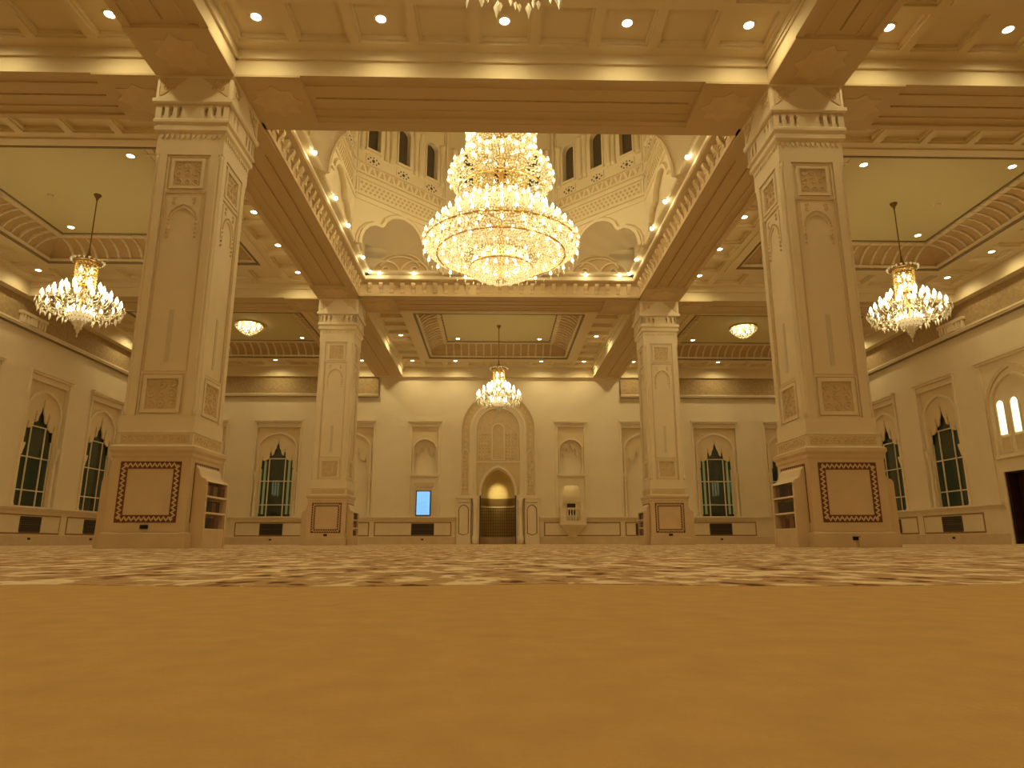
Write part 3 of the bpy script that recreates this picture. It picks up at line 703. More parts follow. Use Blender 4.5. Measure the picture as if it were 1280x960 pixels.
for xn, (cx, xa, xb) in XB.items():
    for yn, (cy, ya, yb) in YBY.items():
        if (xn, yn) == ('middle', 'mid'): continue
        bn = bayname[(xn, yn)]; vis = yn != 'front'
        g = 4.1625; g2 = 3.2375
        MB().ring((xa-.02, xb+.02, ya-.02, yb+.02), (max(xa-.02, cx-g), min(xb+.02, cx+g), max(ya-.02, cy-g), min(yb+.02, cy+g)), ZS, ZS+.08).ring((cx-g2, cx+g2, cy-g2, cy+g2), (cx-H1, cx+H1, cy-H1, cy+H1), ZS, ZS+.08).ring((cx-g2+.1, cx+g2-.1, cy-g2+.1, cy+g2-.1), (cx-H1-.05, cx+H1+.05, cy-H1-.05, cy+H1+.05), ZS-.03, ZS).build('coffer_margin', 'ceiling_paint', ce)
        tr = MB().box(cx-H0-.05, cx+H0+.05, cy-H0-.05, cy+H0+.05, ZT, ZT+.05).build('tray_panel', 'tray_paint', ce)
        MB().ring((cx-H0-.02, cx+H0+.02, cy-H0-.02, cy+H0+.02), (cx-H0+.05, cx+H0-.05, cy-H0+.05, cy+H0-.05), ZT-.02, ZT).build('shadow_line', 'shadow_gap', tr)
        # cove shell
        vs = []; fs = []
        for a, z in rib_p: vs += [(cx-a, cy-a, z), (cx+a, cy-a, z), (cx+a, cy+a, z), (cx-a, cy+a, z)]
        for i in range(NC):
            for k in range(4): fs.append((i*4+k, i*4+(k+1) % 4, i*4+4+(k+1) % 4, i*4+4+k))
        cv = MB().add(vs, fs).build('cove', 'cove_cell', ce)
        MB().ring((cx-H1-.03, cx+H1+.03, cy-H1-.03, cy+H1+.03), (cx-H1+.02, cx+H1-.02, cy-H1+.02, cy+H1-.02), ZS-.035, ZS+.04).build('shadow_line', 'shadow_gap', cv)
        MB().ring((cx-H0-.14, cx+H0+.14, cy-H0-.14, cy+H0+.14), (cx-H0, cx+H0, cy-H0, cy+H0), ZT-.06, ZT-.02).build('upper_moulding', 'ceiling_paint', cv)
        MB().ring((cx-H1, cx+H1, cy-H1, cy+H1), (cx-H1+.10, cx+H1-.10, cy-H1+.10, cy+H1-.10), ZS+.02, ZS+.07).build('lower_moulding', 'ceiling_paint', cv)
        for q in range(4):
            rz = q*pi/2                            # q: 0 near, 1 right, 2 far, 3 left
            seen = (yn == 'mid' and q != 0) or (yn == 'far' and (q == 2 or xn == 'middle' and q in (1, 3)))
            if seen:
                for i in range(15): inst('rib', rib, cv, (cx + (-2.17+.31*i)*math.cos(rz), cy + (-2.17+.31*i)*math.sin(rz), 0), rz)
            elif yn != 'front':
                j = MB()
                for i in range(15):
                    M4 = Matrix.Translation((cx + (-2.17+.31*i)*math.cos(rz), cy + (-2.17+.31*i)*math.sin(rz), 0)) @ Matrix.Rotation(rz, 4, 'Z')
                    j.add([M4 @ v.co for v in rib.vertices], [tuple(p.vertices) for p in rib.polygons])
                tag(j.build('rib_row', 'ceiling_paint', cv), kind='stuff')
        # coffers round the strip and lights in every second one
        PT = 0.925
        for i in range(-4, 5):
            for j in range(-4, 5):
                if max(abs(i), abs(j)) != 4: continue
                if yn == 'front' and j < 3: continue
                inst('coffer', cof, ce, (cx+i*PT, cy+j*PT, ZS))
        if yn == 'front':
            MB().ring((cx-g, cx+g, cy-g, cy+g-PT*2), (cx-g2, cx+g2, cy-g2, cy+g-PT*2-.01), ZS, ZS+.05).build('plain_strip', 'ceiling_paint', ce)
        for i in (-4, -2, 0, 2, 4):
            for j in (-4, -2, 0, 2, 4):
                if max(abs(i), abs(j)) != 4: continue
                if yn == 'mid' and abs(j) == 4 and abs(i) != 4: continue
                if yn == 'far' and not ((xn == 'middle' and ((j == 4 and abs(i) in (2, 4)) or (abs(i) == 4 and j == 0))) or (xn != 'middle' and ((j == 4 and abs(i) in (0, 4)) or (abs(i) == 4 and j == 0)))): continue
                if j == 4: wh = '%s of the far coffer row, %s bay' % (pos_[(i+4)//2], bn)
                elif j == -4: wh = '%s of the near coffer row, %s bay' % (pos_[(i+4)//2], bn)
                else: wh = '%s of the %s coffer row, %s bay' % (('near end', 'nearer half', 'middle', 'farther half', 'far end')[(j+4)//2], 'right' if i > 0 else 'left', bn)
                downlight((cx+i*PT, cy+j*PT, ZS+.108), {'front': P_FRONT, 'mid': P_DOWN, 'far': P_FAR}[yn], 'recessed downlight, ' + wh, 'coffer downlights')
        for i in (-1, 1):
            for j in (-1, 1):
                downlight((cx+i*1.65, cy+j*1.72, ZT), P_TRAY, 'round downlight at the %s %s corner of the %s tray ceiling' % ('far' if j > 0 else 'near', 'right' if i > 0 else 'left', bn), 'tray ceiling downlights')
# ceiling over the strip by the wall behind the viewer
MB().box(-WX, WX, YB, -9.9, 7.6, 7.7).build('rear_ceiling', 'ceiling_paint', ce)
for i in range(7): downlight((-11.1+3.7*i, -11.9, 7.6), P_REAR_FILL, 'added unseen fill downlight behind the viewer, number %s from the left' % ('one', 'two', 'three', 'four', 'five', 'six', 'seven')[i], 'added rear fill downlights')  # unseen lamps added to brighten the near column faces

# beams
def beam(p0, p1, axis, pads=(True, True), hw=.60):
    a, b = (p0[0], p1[0]) if axis == 'x' else (p0[1], p1[1]); c = p0[1] if axis == 'x' else p0[0]
    e = empty('beam', (c if axis == 'y' else 0, c if axis == 'x' else 0, 0), 0 if axis == 'x' else pi/2, ce)
    L0, L1 = a, b
    mb = MB().box(L0, L1, -hw, hw, ZB+.04, 8.3)
    mb.box(L0, L1, -hw, -hw+.12, ZB, ZB+.04).box(L0, L1, hw-.12, hw, ZB, ZB+.04)
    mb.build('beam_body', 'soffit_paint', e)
    for s in (-1, 1):
        y0, y1 = (hw, hw+.05) if s > 0 else (-hw-.05, -hw)
        MB().box(L0, L1, y0, y1, ZS-.10, ZS).box(L0, L1, min(y0, y0+s*0), y1 - (.02 if s > 0 else 0), ZS-.16, ZS-.10).build('crown_moulding', 'ceiling_paint', e)
        MB().box(L0, L1, (hw if s > 0 else -hw-.006), (hw+.006 if s > 0 else -hw), ZB, ZS-.16).build('side_board', 'ceiling_paint', e)
    q0 = L0+1.04 if pads[0] else L0+.15; q1 = L1-1.04 if pads[1] else L1-.15
    for y in (-.30, .30): MB().box(q0, q1, y-.02, y+.02, ZB+.02, ZB+.04).build('soffit_bead', 'soffit_paint', e)
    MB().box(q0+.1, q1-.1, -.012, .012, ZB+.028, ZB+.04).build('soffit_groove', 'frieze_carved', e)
    for fl, x0, x1 in ((pads[0], L0, L0+1.04), (pads[1], L1-1.04, L1)):
        if not fl: continue
        h = MB().box(x0, x1, -hw-.004, hw+.004, ZB-.03, ZB+.05).build('haunch', 'soffit_paint', e)
        c0 = (x0+x1)/2; st = []
        for i in range(16):
            r = .40 if i % 2 == 0 else .30
            st.append((c0+r*math.cos(i*pi/8)*1.05, r*math.sin(i*pi/8)))
        MB().prism(st, ZB-.042, ZB-.03, 'xy').build('star_medallion', 'carved', h)
    return e
for y in (0, D):
    beam((-13.85, y), (-A-.57, y), 'x', (False, True)); beam((-A+.57, y), (A-.57, y), 'x'); beam((A+.57, y), (13.85, y), 'x', (True, False))
for x in (-A, A):
    beam((-x*0+x, -9.3), (x, -.57), 'y', (False, True)); beam((x, .57), (x, D-.57), 'y'); beam((x, D+.57), (x, 19.25), 'y', (True, False))
# beam() for axis 'y' rotates +90 degrees: local x -> world y, local y -> world -x, so its own origin holds the offset
MB().box(-WX, -13.85, YB, WY, ZB, 8.3).build('wall_beam', 'ceiling_paint', ce)
MB().box(13.85, WX, YB, WY, ZB, 8.3).build('wall_beam', 'ceiling_paint', ce)
MB().box(-13.85, 13.85, 19.25, WY, ZB, 8.3).build('wall_beam', 'ceiling_paint', ce)
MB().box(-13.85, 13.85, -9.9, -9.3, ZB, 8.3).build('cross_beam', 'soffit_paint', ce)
for x, y in ((-A, 0), (A, 0), (-A, D), (A, D)):
    MB().box(x-.607, x+.607, y-.607, y+.607, 7.135, 8.3).build('beam_crossing', 'ceiling_paint', ce)
# wall frieze under the wall beams
def frieze(x0, x1, loc, rz, caps):
    e = empty('wall_frieze', loc, rz, ce)
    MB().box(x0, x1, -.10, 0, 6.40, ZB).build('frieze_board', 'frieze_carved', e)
    MB().box(x0, x1, -.13, 0, 6.30, 6.36).box(x0, x1, -.16, 0, 6.36, 6.42).build('frieze_moulding', 'stone', e)
    MB().box(x0, x1, -.14, 0, 6.285, 6.30).build('shadow_line', 'shadow_gap', e)
    for c in caps:
        pc = MB().box(c-.6, c+.6, -.22, 0, 6.66, 6.75).box(c-.5, c+.5, -.12, 0, 6.40, 6.66).build('pilaster_cap', 'stone', e)
        for a, b in [(-.56,-.49),(-.425,-.365),(-.295,-.235),(-.165,.165),(.235,.295),(.365,.425),(.49,.56)]:
            MB().box(c+a, c+b, -.19, -.12, 6.43, 6.66).build('dentil', 'stone', pc)
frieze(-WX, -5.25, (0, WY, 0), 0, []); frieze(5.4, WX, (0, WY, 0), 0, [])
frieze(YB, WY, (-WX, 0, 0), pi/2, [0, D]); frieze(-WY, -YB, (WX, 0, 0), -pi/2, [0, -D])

# ------------------------------------------------------------------ dome
dm = empty('dome', (0, YC, 0)); tag(dm, 'octagonal dome drum with lattice windows rising over the hall centre', 'dome', kind='structure')
HI = 4.20; HT = 3.93
for q in range(4):                                # inward-leaning cornice with corbels on each side of the opening
    e = empty('opening_cornice', (0,0,0), q*pi/2, dm)
    vs = [(-4.375,-4.375,ZB-.005),(4.375,-4.375,ZB-.005),(4.375,-4.20,ZB),(-4.375,-4.20,ZB)]
    hw = 4.37
    MB().prism([(-4.40,ZB-.01),(-4.15,ZB-.01),(-4.15,ZB+.07),(-4.19,ZB+.09),(-4.19,ZB+.36),(-4.12,ZB+.40),(-3.97,ZB+.43),(-3.95,ZB+.45),(-3.95,ZB+.52),(-4.40,ZB+.52)], -hw, hw, 'yz').build('cornice_board', 'soffit_paint', e)  # darker tone puts in the shade of faces turned from the lamps
    MB().box(-4.2, 4.2, -4.2, -3.98, ZB+.50, ZB+.60).build('ledge_back', 'dome_paint', e)
    MB().box(-3.94, 3.94, -3.99, -3.94, ZB+.455, ZB+.53).build('ledge_lip', 'dome_paint', e)
    MB().prism([(-4.2,ZB+.575),(-3.83,ZB+.575),(-3.80,ZB+.60),(-3.80,ZB+.66),(-4.2,ZB+.66)], -4.2, 4.2, 'yz').build('lamp_ledge', 'dome_paint', e)
cb = MB().prism([(-4.20,.10),(-4.165,.10),(-4.15,.2),(-4.10,.26),(-4.06,.33),(-4.06,.385),(-4.20,.385)], -.055, .055, 'yz').mesh('corbel', 'soffit_paint')  # corbels take the same darker tone for their shade
for q in range(4):
    par = [c for c in dm.children if c.name.startswith('opening_cornice')][q]
    for i in range(25): inst('corbel', cb, par, ((i-12)*.32, 0, ZB))
# square base walls behind the squinches, above the ledge
for q in range(4):
    MB().box(-4.15, 4.15, -4.15, -4.02, ZB+.5, 9.05).build('base_wall', 'dome_paint', dm, rz=q*pi/2)
AP = 3.95; FH = AP*math.tan(pi/8)
tre = [(1.38, 7.74), (1.36, 7.95), (1.28, 8.16), (1.12, 8.34), (.93, 8.44), (.72, 8.44), (.66, 8.50), (.58, 8.66), (.42, 8.80), (.22, 8.89), (0, 8.93)]
tre_path = tre + [(-x, z) for x, z in tre[-2::-1]]
FACE = {}
def fm(k, fn, mt, sm=False):
    if k not in FACE: FACE[k] = fn().mesh(k, mt, sm)
    return FACE[k]
def f_wall():
    mb = MB().prism([(-FH-.06, 9.0), (FH+.06, 9.0), (FH+.06, 10.64), (-FH-.06, 10.64)], -AP, -AP-.2)
    xs = [-1.03, 0, 1.03]; h = .205; x = -FH-.06
    for c in xs:
        mb.box(x, c-h, -AP-.2, -AP, 10.64, 13.2); x = c+h
        a = arc(c, 11.6, h, 0, pi, 8)
        mb.prism([(c+h, 13.2)] + a + [(c-h, 13.2)], -AP-.2, -AP)
    mb.box(x, FH+.06, -AP-.2, -AP, 10.64, 13.2)
    return mb
def f_arch_plate(): return MB().strips(tre_path[::-1], FH, 7.74, 9.02, -AP-.02, -AP+.08)
def f_back(): return MB().box(-FH, FH, -AP-.06, -AP-.03, 7.70, 9.02)
def f_fret(cx):
    mb = MB().box(cx-.24, cx+.24, -AP, -AP+.03, 10.14, 10.46)
    return mb
def f_holes():
    mb = MB()
    for cx in (-1.03, 0, 1.03):
        for dx, dz, r in ((0, 0, .05), (-.1, .07, .025), (.1, .07, .025), (-.1, -.07, .025), (.1, -.07, .025), (-.17, 0, .03), (.17, 0, .03), (0, .1, .022), (0, -.1, .022)):
            mb.prism([(cx+dx+r*math.cos(i*pi/3), 10.3+dz+r*math.sin(i*pi/3)) for i in range(6)], -AP+.03, -AP+.036)
    return mb
def f_loz():
    mb = MB()
    for i in range(18):
        x = -1.36+.16*i; s = 1 if i % 2 else -1
        mb.prism([(x-.07, 9.99-s*.09), (x+.07, 9.99-s*.09), (x, 9.99+s*.09)], -AP+.02, -AP+.035)
    return mb
def f_trel():
    mb = MB()
    for r in range(3):
        for i in range(20):
            x = -1.37+.144*i + (.072 if r % 2 else 0); z = 9.32+.11*r
            if abs(x) < 1.42: mb.prism([(x-.05, z), (x, z-.045), (x+.05, z), (x, z+.045)], -AP+.03, -AP+.045)
    return mb
def f_rings():                                     # interlaced circles standing at the foot of each squinch
    mb = MB()
    for s in (-1, 1):
        mb.bar(arc(s*.42, 7.76, .42, pi, 0, 14), .045, -.03, .03)
        mb.bar(arc(s*.42, 7.90, .10, 0, 2*pi, 12), .03, -.03, .03)
    mb.bar(pointed(.62, 8.12, 8.42, 8), .045, -.03, .03)
    mb.bar(arc(0, 7.60, .72, pi*.8, pi*.2, 10), .04, -.03, .03)
    return mb
for q in range(8):
    rz = q*pi/4
    fc = empty('drum_face', (0,0,0), rz, dm)
    inst('face_wall', fm('face_wall', f_wall, 'dome_paint'), fc)
    inst('arch_plate', fm('arch_plate', f_arch_plate, 'dome_paint'), fc)
    inst('arch_moulding', fm('arch_moulding_d', lambda: MB().bar(tre_path, .09, -AP+.08, -AP+.13), 'dome_paint'), fc)
    inst('arch_line', fm('arch_line', lambda: MB().bar([(x*1.09, 7.74+(z-7.74)*1.055) for x, z in tre_path], .04, -AP+.08, -AP+.10), 'dome_carved'), fc)
    if q % 2 == 0: inst('arch_back', fm('arch_back', f_back, 'dome_paint'), fc)
    inst('ledge_moulding', fm('ledge_m', lambda: MB().box(-FH-.05, FH+.05, -AP, -AP+.12, 8.98, 9.06).box(-FH-.03, FH+.03, -AP, -AP+.06, 9.18, 9.24).box(-FH-.03, FH+.03, -AP, -AP+.05, 9.66, 9.72).box(-FH-.03, FH+.03, -AP, -AP+.08, 9.80, 9.86).box(-FH-.03, FH+.03, -AP, -AP+.08, 10.12, 10.16), 'dome_paint'), fc)
    inst('trellis_band', fm('trellis_band', lambda: MB().box(-1.44, 1.44, -AP, -AP+.03, 9.26, 9.62), 'dome_paint'), fc)
    inst('trellis_relief', fm('trellis_relief', f_trel, 'dome_carved'), fc)
    inst('lozenge_band', fm('lozenge_band', lambda: MB().box(-1.46, 1.46, -AP, -AP+.02, 9.88, 10.1), 'dome_paint'), fc)
    inst('lozenge_relief', fm('lozenge_relief', f_loz, 'dome_carved'), fc)
    for i, cx in enumerate((-1.03, 0, 1.03)):
        inst('fretwork_panel', fm('fret%d' % i, lambda: f_fret(cx), 'dome_paint'), fc)
        wdw = inst('lattice_window', fm('latw%d' % i, lambda: MB().box(cx-.21, cx+.21, -AP-.15, -AP-.12, 10.6, 11.85), 'dark_lattice'), fc)
        inst('window_moulding', fm('wm%d' % i, lambda: MB().bar([(cx-.225, 10.62), (cx-.225, 11.6)] + arc(cx, 11.6, .225, pi, 0, 8)[1:-1] + [(cx+.225, 11.6), (cx+.225, 10.62)], .04, -AP, -AP+.05), 'dome_paint'), wdw)
        inst('sill', fm('sl%d' % i, lambda: MB().box(cx-.27, cx+.27, -AP, -AP+.08, 10.56, 10.62), 'dome_paint'), wdw)
    inst('fretwork_holes', fm('fretwork_holes', f_holes, 'dark_lattice'), fc)
    for cx in (-1.42, -.60, -.43, .43, .60, 1.42):
        c = inst('colonnette', fm('dcol', lambda: MB().lathe([(.08,10.5),(.08,10.62),(.06,10.66),(.06,11.5),(.07,11.54),(.11,11.78),(.11,11.86)], 8), 'dome_paint', True), fc, (cx, -AP+.02, 0))
    for a, b in ((-.58, -.44), (.44, .58)):
        inst('hood_arch', fm('hood%.2f' % a, lambda: MB().box(a-.12, b+.12, -AP, -AP+.10, 11.86, 11.95), 'dome_paint'), fc)
    for s in (-1, 1): inst('corner_pilaster', fm('cpil%d' % s, lambda: MB().box(s*FH-.07, s*FH+.07, -AP-.02, -AP+.05, 9.06, 13.2).box(s*(FH-.12)-.02, s*(FH-.12)+.02, -AP, -AP+.04, 9.06, 13.2), 'dome_paint'), fc)
    if q % 2 == 1:                                 # squinch vault behind the diagonal arch
        vs = []; fs = []; n1 = len(tre_path)
        for j in range(6):
            t = j/5
            for x, z in tre_path: vs.append((x*(1-.25*t*t), -AP-1.6*t, 7.74 + (z-7.74)*(1-.22*t*t)))
        for j in range(5):
            for i in range(n1-1): fs.append((j*n1+i, j*n1+i+1, (j+1)*n1+i+1, (j+1)*n1+i))
        inst('squinch_vault', fm('squinch_vault', lambda: MB().add(vs, fs), 'dome_paint', True), fc)
for q in range(4):                                 # ring tracery at both ends of every side
    for s in (-1, 1):
        t = inst('ring_tracery', fm('ring_tracery', f_rings, 'dome_paint'), dm)
        a = q*pi/2; lx, ly = s*2.95, -3.96
        t.location = (lx*math.cos(a) - ly*math.sin(a), lx*math.sin(a) + ly*math.cos(a), 0); t.rotation_euler.z = a
        b_ = inst('tracery_back', fm('tracery_back', lambda: MB().box(-.84, .84, -.06, -.035, 7.72, 7.95).prism([(-.84, 7.95), (.84, 7.95), (.76, 8.08), (.62, 8.15), (-.62, 8.15), (-.76, 8.08)], -.06, -.035).prism([(-.62, 8.14)] + pointed(.62, 8.14, 8.42, 8)[1:-1] + [(.62, 8.14)], -.06, -.035), 'dome_carved'), dm)
        b_.location = t.location; b_.rotation_euler.z = a
vs = []; fs = []
NR, NS = 10, 32
R8 = AP/math.cos(pi/8)
for j in range(NR+1):
    b = j/NR*pi/2*.98
    for k in range(NS): vs.append((R8*math.cos(b)*math.cos(2*pi*k/NS), R8*math.cos(b)*math.sin(2*pi*k/NS), 13.15 + 4.6*math.sin(b)))
for j in range(NR):
    for k in range(NS): fs.append((j*NS+k, j*NS+(k+1) % NS, (j+1)*NS+(k+1) % NS, (j+1)*NS+k))
MB().add(vs, fs).build('dome_shell', 'dome_paint', dm, True)
MB().lathe([(.01,17.5),(.9,17.5),(.9,17.8),(.01,17.8)], 16).build('dome_crown', 'dome_paint', dm)

# ledge spotlights round the dome opening
sl_bulb = MB().lathe([(.004,-.07),(.03,-.062),(.05,-.035),(.04,-.008),(.03,0)], 12).mesh('bulb', 'lens', True)
sl_base = MB().lathe([(.03,-.005),(.045,-.005),(.045,.03),(.03,.03),(.03,-.005)], 12).mesh('trim_ring', 'lamp_trim')
def ledge_spot(x, y, wh):
    e = empty('ledge_spotlight', (x, y, ZB+.58)); tag(e, 'small bright spotlight on the dome ledge, ' + wh, 'spotlight', 'dome ledge spotlights')
    inst('trim_ring', sl_base, e); inst('bulb', sl_bulb, e); lamp('POINT', 'lamp_light', e, (0, 0, -.10), P_LEDGE, .03)
ys = [1.42, 2.46, 4.32, 5.70, 7.64, 8.66]
six = ['first', 'second', 'third', 'fourth', 'fifth', 'sixth']
for s in (-1, 1):
    for i, y in enumerate(ys): ledge_spot(s*3.78, y, '%s from the front on the %s side' % (six[i], 'right' if s > 0 else 'left'))
for i, x in enumerate((-3.52, -2.52, -.85, .85, 2.52, 3.52)):
    ledge_spot(x, YC+3.78, '%s from the left on the far side' % six[i]); 
    if 0 < i < 5: ledge_spot(x, YC-3.78, '%s from the left on the near side' % six[i-1])

# smoke detectors
for s in (-1, 1):
    e = empty('smoke_detector', (s*10.66, 5.0, ZT)); tag(e, 'small round smoke detector on the %s tray ceiling' % ('right' if s > 0 else 'left'), 'smoke detector', 'smoke detectors')
    MB().lathe([(.02,-.045),(.06,-.04),(.075,-.015),(.075,0)], 14).build('detector_body', 'carved', e, True)
    MB().lathe([(.08,-.008),(.095,-.008),(.095,0),(.08,0),(.08,-.008)], 14).build('mount_ring', 'lamp_trim', e)

# ------------------------------------------------------------------ chandeliers
bulb = MB().lathe([(.004,.115),(.012,.09),(.027,.05),(.03,.025),(.02,0)], 8).mesh('candle_bulb', 'bulb', True)
bulb_mid = MB().lathe([(.004,.12),(.015,.095),(.031,.052),(.034,.025),(.023,0)], 8).mesh('candle_bulb', 'bulb', True)
bulb_big = MB().lathe([(.004,.15),(.018,.12),(.038,.065),(.042,.03),(.028,0)], 8).mesh('candle_bulb', 'bulb', True)
cup = MB().lathe([(.008,-.06),(.016,-.04),(.034,-.012),(.042,0),(.02,.004)], 8).mesh('candle_cup', 'crystal', True)
def drops(pts, r, h):
    mb = MB()
    for p in pts: mb.octa(p, r, h)
    return mb
def circ(r, z, n_, ph=0.0): return [(r*math.cos(2*pi*(i+ph)/n_), r*math.sin(2*pi*(i+ph)/n_), z) for i in range(n_)]
def pendant():
    """origin at the ceiling; z down"""
    e = empty('pendant_chandelier')
    Z = lambda z: z - ZT
    MB().lathe([(.015,-.16),(.03,-.10),(.05,-.07),(.085,-.02),(.085,0)], 14).build('ceiling_cup', 'brass_dark', e, True)
    MB().tube([(0,0,-.1),(0,0,Z(6.6))], .012, 8).build('rod', 'brass_dark', e)
    MB().lathe([(.02,Z(6.72)),(.03,Z(6.62)),(.07,Z(6.5)),(.17,Z(6.42)),(.30,Z(6.40)),(.30,Z(6.38))], 20).build('top_cone', 'brass_dark', e, True)
    co_ = MB()
    for p in circ(.33, Z(6.42), 20): co_.octa(p, .04, .05)
    tag(co_.build('collar', 'crystal', e), kind='stuff')
    cy = MB()
    for zz in range(8):
        for p in circ(.215, Z(6.32-.072*zz), 18, .5*(zz % 2)): cy.octa(p, .033, .042)
    tag(cy.build('crystal_cylinder', 'amber_crystal', e), kind='stuff')
    for z in (6.36, 5.78): MB().tube(circ(.22, Z(z), 20), .016, 6, True).build('gold_ring', 'gold', e)
    MB().tube([(0,0,Z(6.4)),(0,0,Z(4.72))], .028, 8).build('stem', 'gold', e)
    tiers = [(16, .78, 5.40, 0), (12, .57, 5.60, .5), (8, .36, 5.75, 0)]
    for n_, r, z, ph in tiers:
        for i in range(n_):
            a = 2*pi*(i+ph)/n_; ca, sa = math.cos(a), math.sin(a)
            pth = [(t[0]*ca*r, t[0]*sa*r, Z(z) + t[1]) for t in ((.12,-.05),(.35,-.20),(.6,-.27),(.85,-.22),(1.0,-.06))]
            ar_ = MB().tube(pth, .011, 5).build('arm', 'crystal', e, True)
            inst('candle_cup', cup, ar_, (r*ca, r*sa, Z(z)-.0)); inst('candle_bulb', bulb_big, ar_, (r*ca, r*sa, Z(z)))
    for i in range(6):
        p = circ(.12, Z(5.95), 3)[i % 3]; inst('candle_bulb', bulb_big, e, (p[0], p[1], Z(5.9 if i < 3 else 6.12)))
    dp = []
    for r, z, n_ in ((.84,5.25,30),(.78,5.17,26),(.70,5.10,24),(.60,5.2,22),(.5,5.12,18),(.40,5.18,16),(.8,5.33,30),(.66,5.42,24),(.46,5.56,18),(.3,5.66,14),(.88,5.33,24)):
        dp += circ(r, Z(z), n_, random.random())
    tag(drops(dp, .022, .07).build('crystal_drops', 'crystal', e), kind='stuff')
    MB().lathe([(.005,Z(4.66)),(.03,Z(4.70)),(.06,Z(4.80)),(.11,Z(4.88)),(.12,Z(4.95)),(.13,Z(4.97))], 18).build('bowl_tip', 'crystal', e, True)
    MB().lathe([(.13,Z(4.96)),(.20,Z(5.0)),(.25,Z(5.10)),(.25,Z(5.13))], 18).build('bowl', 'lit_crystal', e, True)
    tag(drops(circ(.80, Z(5.16), 16, .5), .032, .13).build('large_drops', 'crystal', e), kind='stuff')
    bb = []
    for r, z, n_ in ((.255,5.12,20),(.23,5.04,18),(.17,4.97,14),(.12,4.90,10),(.07,4.80,8)): bb += circ(r, Z(z), n_)
    tag(drops(bb, .024, .04).build('bowl_beads', 'crystal', e), kind='stuff')
    MB().lathe([(.004,Z(4.58)),(.02,Z(4.61)),(.004,Z(4.66))], 8).build('finial', 'crystal', e)
    for p in circ(.26, Z(5.15), 8): inst('candle_bulb', bulb_big, e, p)
    for p in circ(.6, Z(5.55), 3): lamp('POINT', 'chandelier_light', e, p, P_PEND*.28, .10)
    lamp('POINT', 'chandelier_light', e, (0, 0, Z(5.28)), P_PEND*.16, .08)
    return e
pend = pendant()
for i, (x, y, lb) in enumerate([(-9.55, YC, 'crystal candle chandelier hanging on a rod in the left bay'), (9.55, YC, 'crystal candle chandelier hanging on a rod in the right bay'),
                                (0, 14.78, 'crystal candle chandelier hanging in front of the prayer niche'), (.04, -5.09, 'crystal chandelier above the viewer, only its lowest drops in view')]):
    p = pend if i == 0 else copy_tree(pend)
    p.location = (x, y, ZT); tag(p, lb, 'chandelier', 'rod-hung crystal chandeliers')

def flush(x, y, lb):
    e = empty('flush_chandelier', (x, y, ZT)); tag(e, lb, 'chandelier', 'bowl ceiling chandeliers')
    MB().lathe([(.52,0),(.52,-.05),(.46,-.05),(.46,0),(.52,0)], 24).build('ceiling_rim', 'gold', e)
    bd_ = []
    for r, z, n_ in ((.50,-.08,34),(.46,-.14,30),(.40,-.20,26),(.33,-.26,22),(.26,-.32,18),(.18,-.37,14),(.10,-.42,8)): bd_ += circ(r, z, n_, random.random())
    tag(drops(bd_, .034, .045).build('crystal_beads', 'crystal', e), kind='stuff')
    MB().lathe([(.004,-.50),(.03,-.47),(.05,-.43),(.02,-.40)], 8).build('finial', 'crystal', e)
    for p in circ(.36, -.14, 8) + circ(.2, -.25, 5): inst('candle_bulb', bulb_big, e, p)
    lamp('POINT', 'chandelier_light', e, (0, 0, -.16), P_FLUSH, .08)
flush(-9.40, 14.78, 'shallow crystal bowl light fixed to the ceiling beyond the left front column')
flush(9.36, 14.78, 'shallow crystal bowl light fixed to the ceiling beyond the right front column')

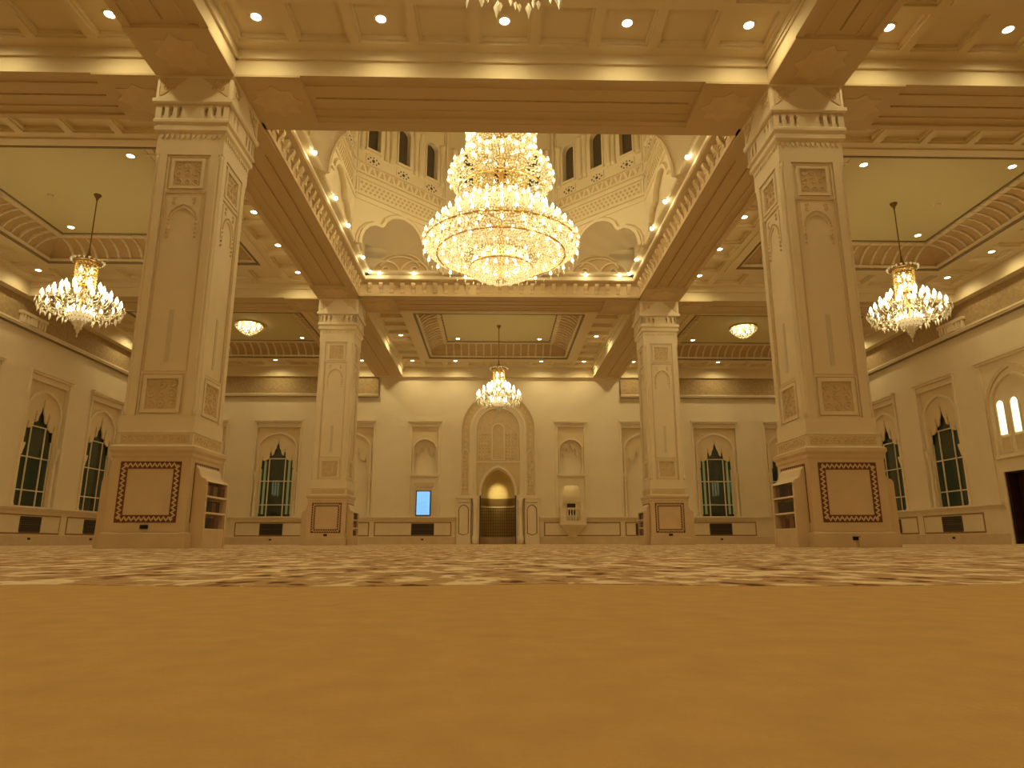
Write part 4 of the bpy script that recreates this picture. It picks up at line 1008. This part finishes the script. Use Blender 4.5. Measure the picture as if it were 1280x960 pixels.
def grand():
    e = empty('dome_chandelier', (0, YC, 5.9)); tag(e, 'huge three-tier crystal chandelier full of candle lights under the dome', 'chandelier')
    Z = lambda z: z - 5.9
    MB().tube([(0,0,Z(6.1)),(0,0,Z(11.2))], .06, 8).tube([(0,0,Z(11.2)),(0,0,Z(17.5))], .03, 8).build('stem', 'gold', e)
    # gold rings
    for r, z in ((1.50,6.65),(.74,6.32),(1.80,6.88),(.72,8.06),(1.02,8.30),(.78,9.25),(.80,10.3)):
        MB().tube(circ(r, Z(z), 48), .022, 6, True).build('gold_ring', 'gold', e)
    # arms carrying the rim candles
    def tier(n_, r0, z0, r1, z1, sag, bulbs=1, bm=bulb_mid, ph=0):
        for i in range(n_):
            a = 2*pi*(i+ph)/n_; ca, sa = math.cos(a), math.sin(a)
            pth = []
            for t in (0, .25, .5, .75, 1):
                r = r0+(r1-r0)*t; z = z0+(z1-z0)*t - sag*math.sin(pi*t*.9); pth.append((r*ca, r*sa, Z(z)))
            o = MB().tube(pth, .014, 5).build('arm', 'crystal', e, True)
            p = pth[-1]; inst('candle_cup', cup, o, p); inst('candle_bulb', bm, o, p)
    tier(36, 1.45, 6.9, 1.82, 7.00, .10)
    tier(30, 1.35, 7.2, 1.66, 7.24, .10, ph=.5)
    tier(28, 1.15, 7.4, 1.48, 7.45, .10)
    tier(24, .95, 7.6, 1.28, 7.65, .10, ph=.5)
    tier(20, .75, 7.85, 1.05, 7.86, .08)
    tier(24, .75, 8.55, 1.27, 8.62, .14)
    tier(22, .70, 8.78, 1.20, 8.88, .14, ph=.5)
    tier(18, .62, 9.0, 1.00, 9.10, .10)
    tier(18, .60, 9.45, .84, 9.50, .06)
    tier(18, .60, 9.75, .86, 9.80, .06, ph=.5)
    tier(16, .60, 10.05, .84, 10.1, .06)
    # hanging rim cups and the underside lights
    for p in circ(1.80, Z(6.70), 24): inst('candle_bulb', bulb_mid, e, p)
    for p in circ(1.38, Z(6.66), 18): inst('candle_bulb', bulb_mid, e, p)
    for p in circ(.66, Z(6.42), 14) + circ(.42, Z(6.3), 10): inst('candle_bulb', bulb_mid, e, p)
    # crystal skirts: beads on surfaces of revolution
    def skirt(name, prof, step, size, mt='crystal', jit=.024):
        mb = MB(); rd = random.Random(len(name)*7)
        for (r0, z0), (r1, z1) in zip(prof, prof[1:]):
            L = math.hypot(r1-r0, z1-z0); k = max(1, round(L/step))
            for j in range(k):
                r = r0+(r1-r0)*j/k; z = z0+(z1-z0)*j/k; n_ = max(6, int(2*pi*r/step)); ph = rd.random()
                for i in range(n_):
                    a = 2*pi*(i+ph)/n_
                    mb.octa(((r+rd.uniform(-jit, jit))*math.cos(a), (r+rd.uniform(-jit, jit))*math.sin(a), Z(z+rd.uniform(-jit, jit))), size, size*1.4)
        return tag(mb.build(name, mt, e), kind='stuff')
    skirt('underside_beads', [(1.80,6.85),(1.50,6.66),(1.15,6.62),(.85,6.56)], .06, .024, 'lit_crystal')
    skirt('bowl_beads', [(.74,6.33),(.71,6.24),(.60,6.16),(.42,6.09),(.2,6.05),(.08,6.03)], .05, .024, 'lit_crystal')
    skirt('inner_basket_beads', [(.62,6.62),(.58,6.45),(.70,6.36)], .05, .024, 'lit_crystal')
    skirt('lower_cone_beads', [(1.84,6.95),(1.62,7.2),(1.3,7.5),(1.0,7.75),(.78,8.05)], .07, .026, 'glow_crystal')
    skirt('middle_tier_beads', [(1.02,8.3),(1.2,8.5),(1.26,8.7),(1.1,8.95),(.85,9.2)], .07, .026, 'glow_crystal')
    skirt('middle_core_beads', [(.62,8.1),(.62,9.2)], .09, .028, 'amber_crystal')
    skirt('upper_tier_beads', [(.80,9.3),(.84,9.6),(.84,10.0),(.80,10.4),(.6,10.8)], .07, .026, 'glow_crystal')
    skirt('upper_core_beads', [(.45,9.2),(.45,10.6)], .09, .028, 'amber_crystal')
    pend_ = MB()
    for i, p in enumerate(circ(1.82, Z(6.64), 48)): pend_.octa(p, .02, .09)
    for p in circ(.1, Z(6.02), 6): pend_.octa(p, .03, .08)
    pend_.build('rim_pendants', 'crystal', e)
    for r, z, n_, k in ((1.35,7.25,6,.05),(.98,8.25,4,.09),(.90,9.55,4,.09),(1.6,6.62,4,.02)):
        for p in circ(r, Z(z), n_, .3): lamp('POINT', 'chandelier_light', e, p, P_BIG*k, .08)
grand()
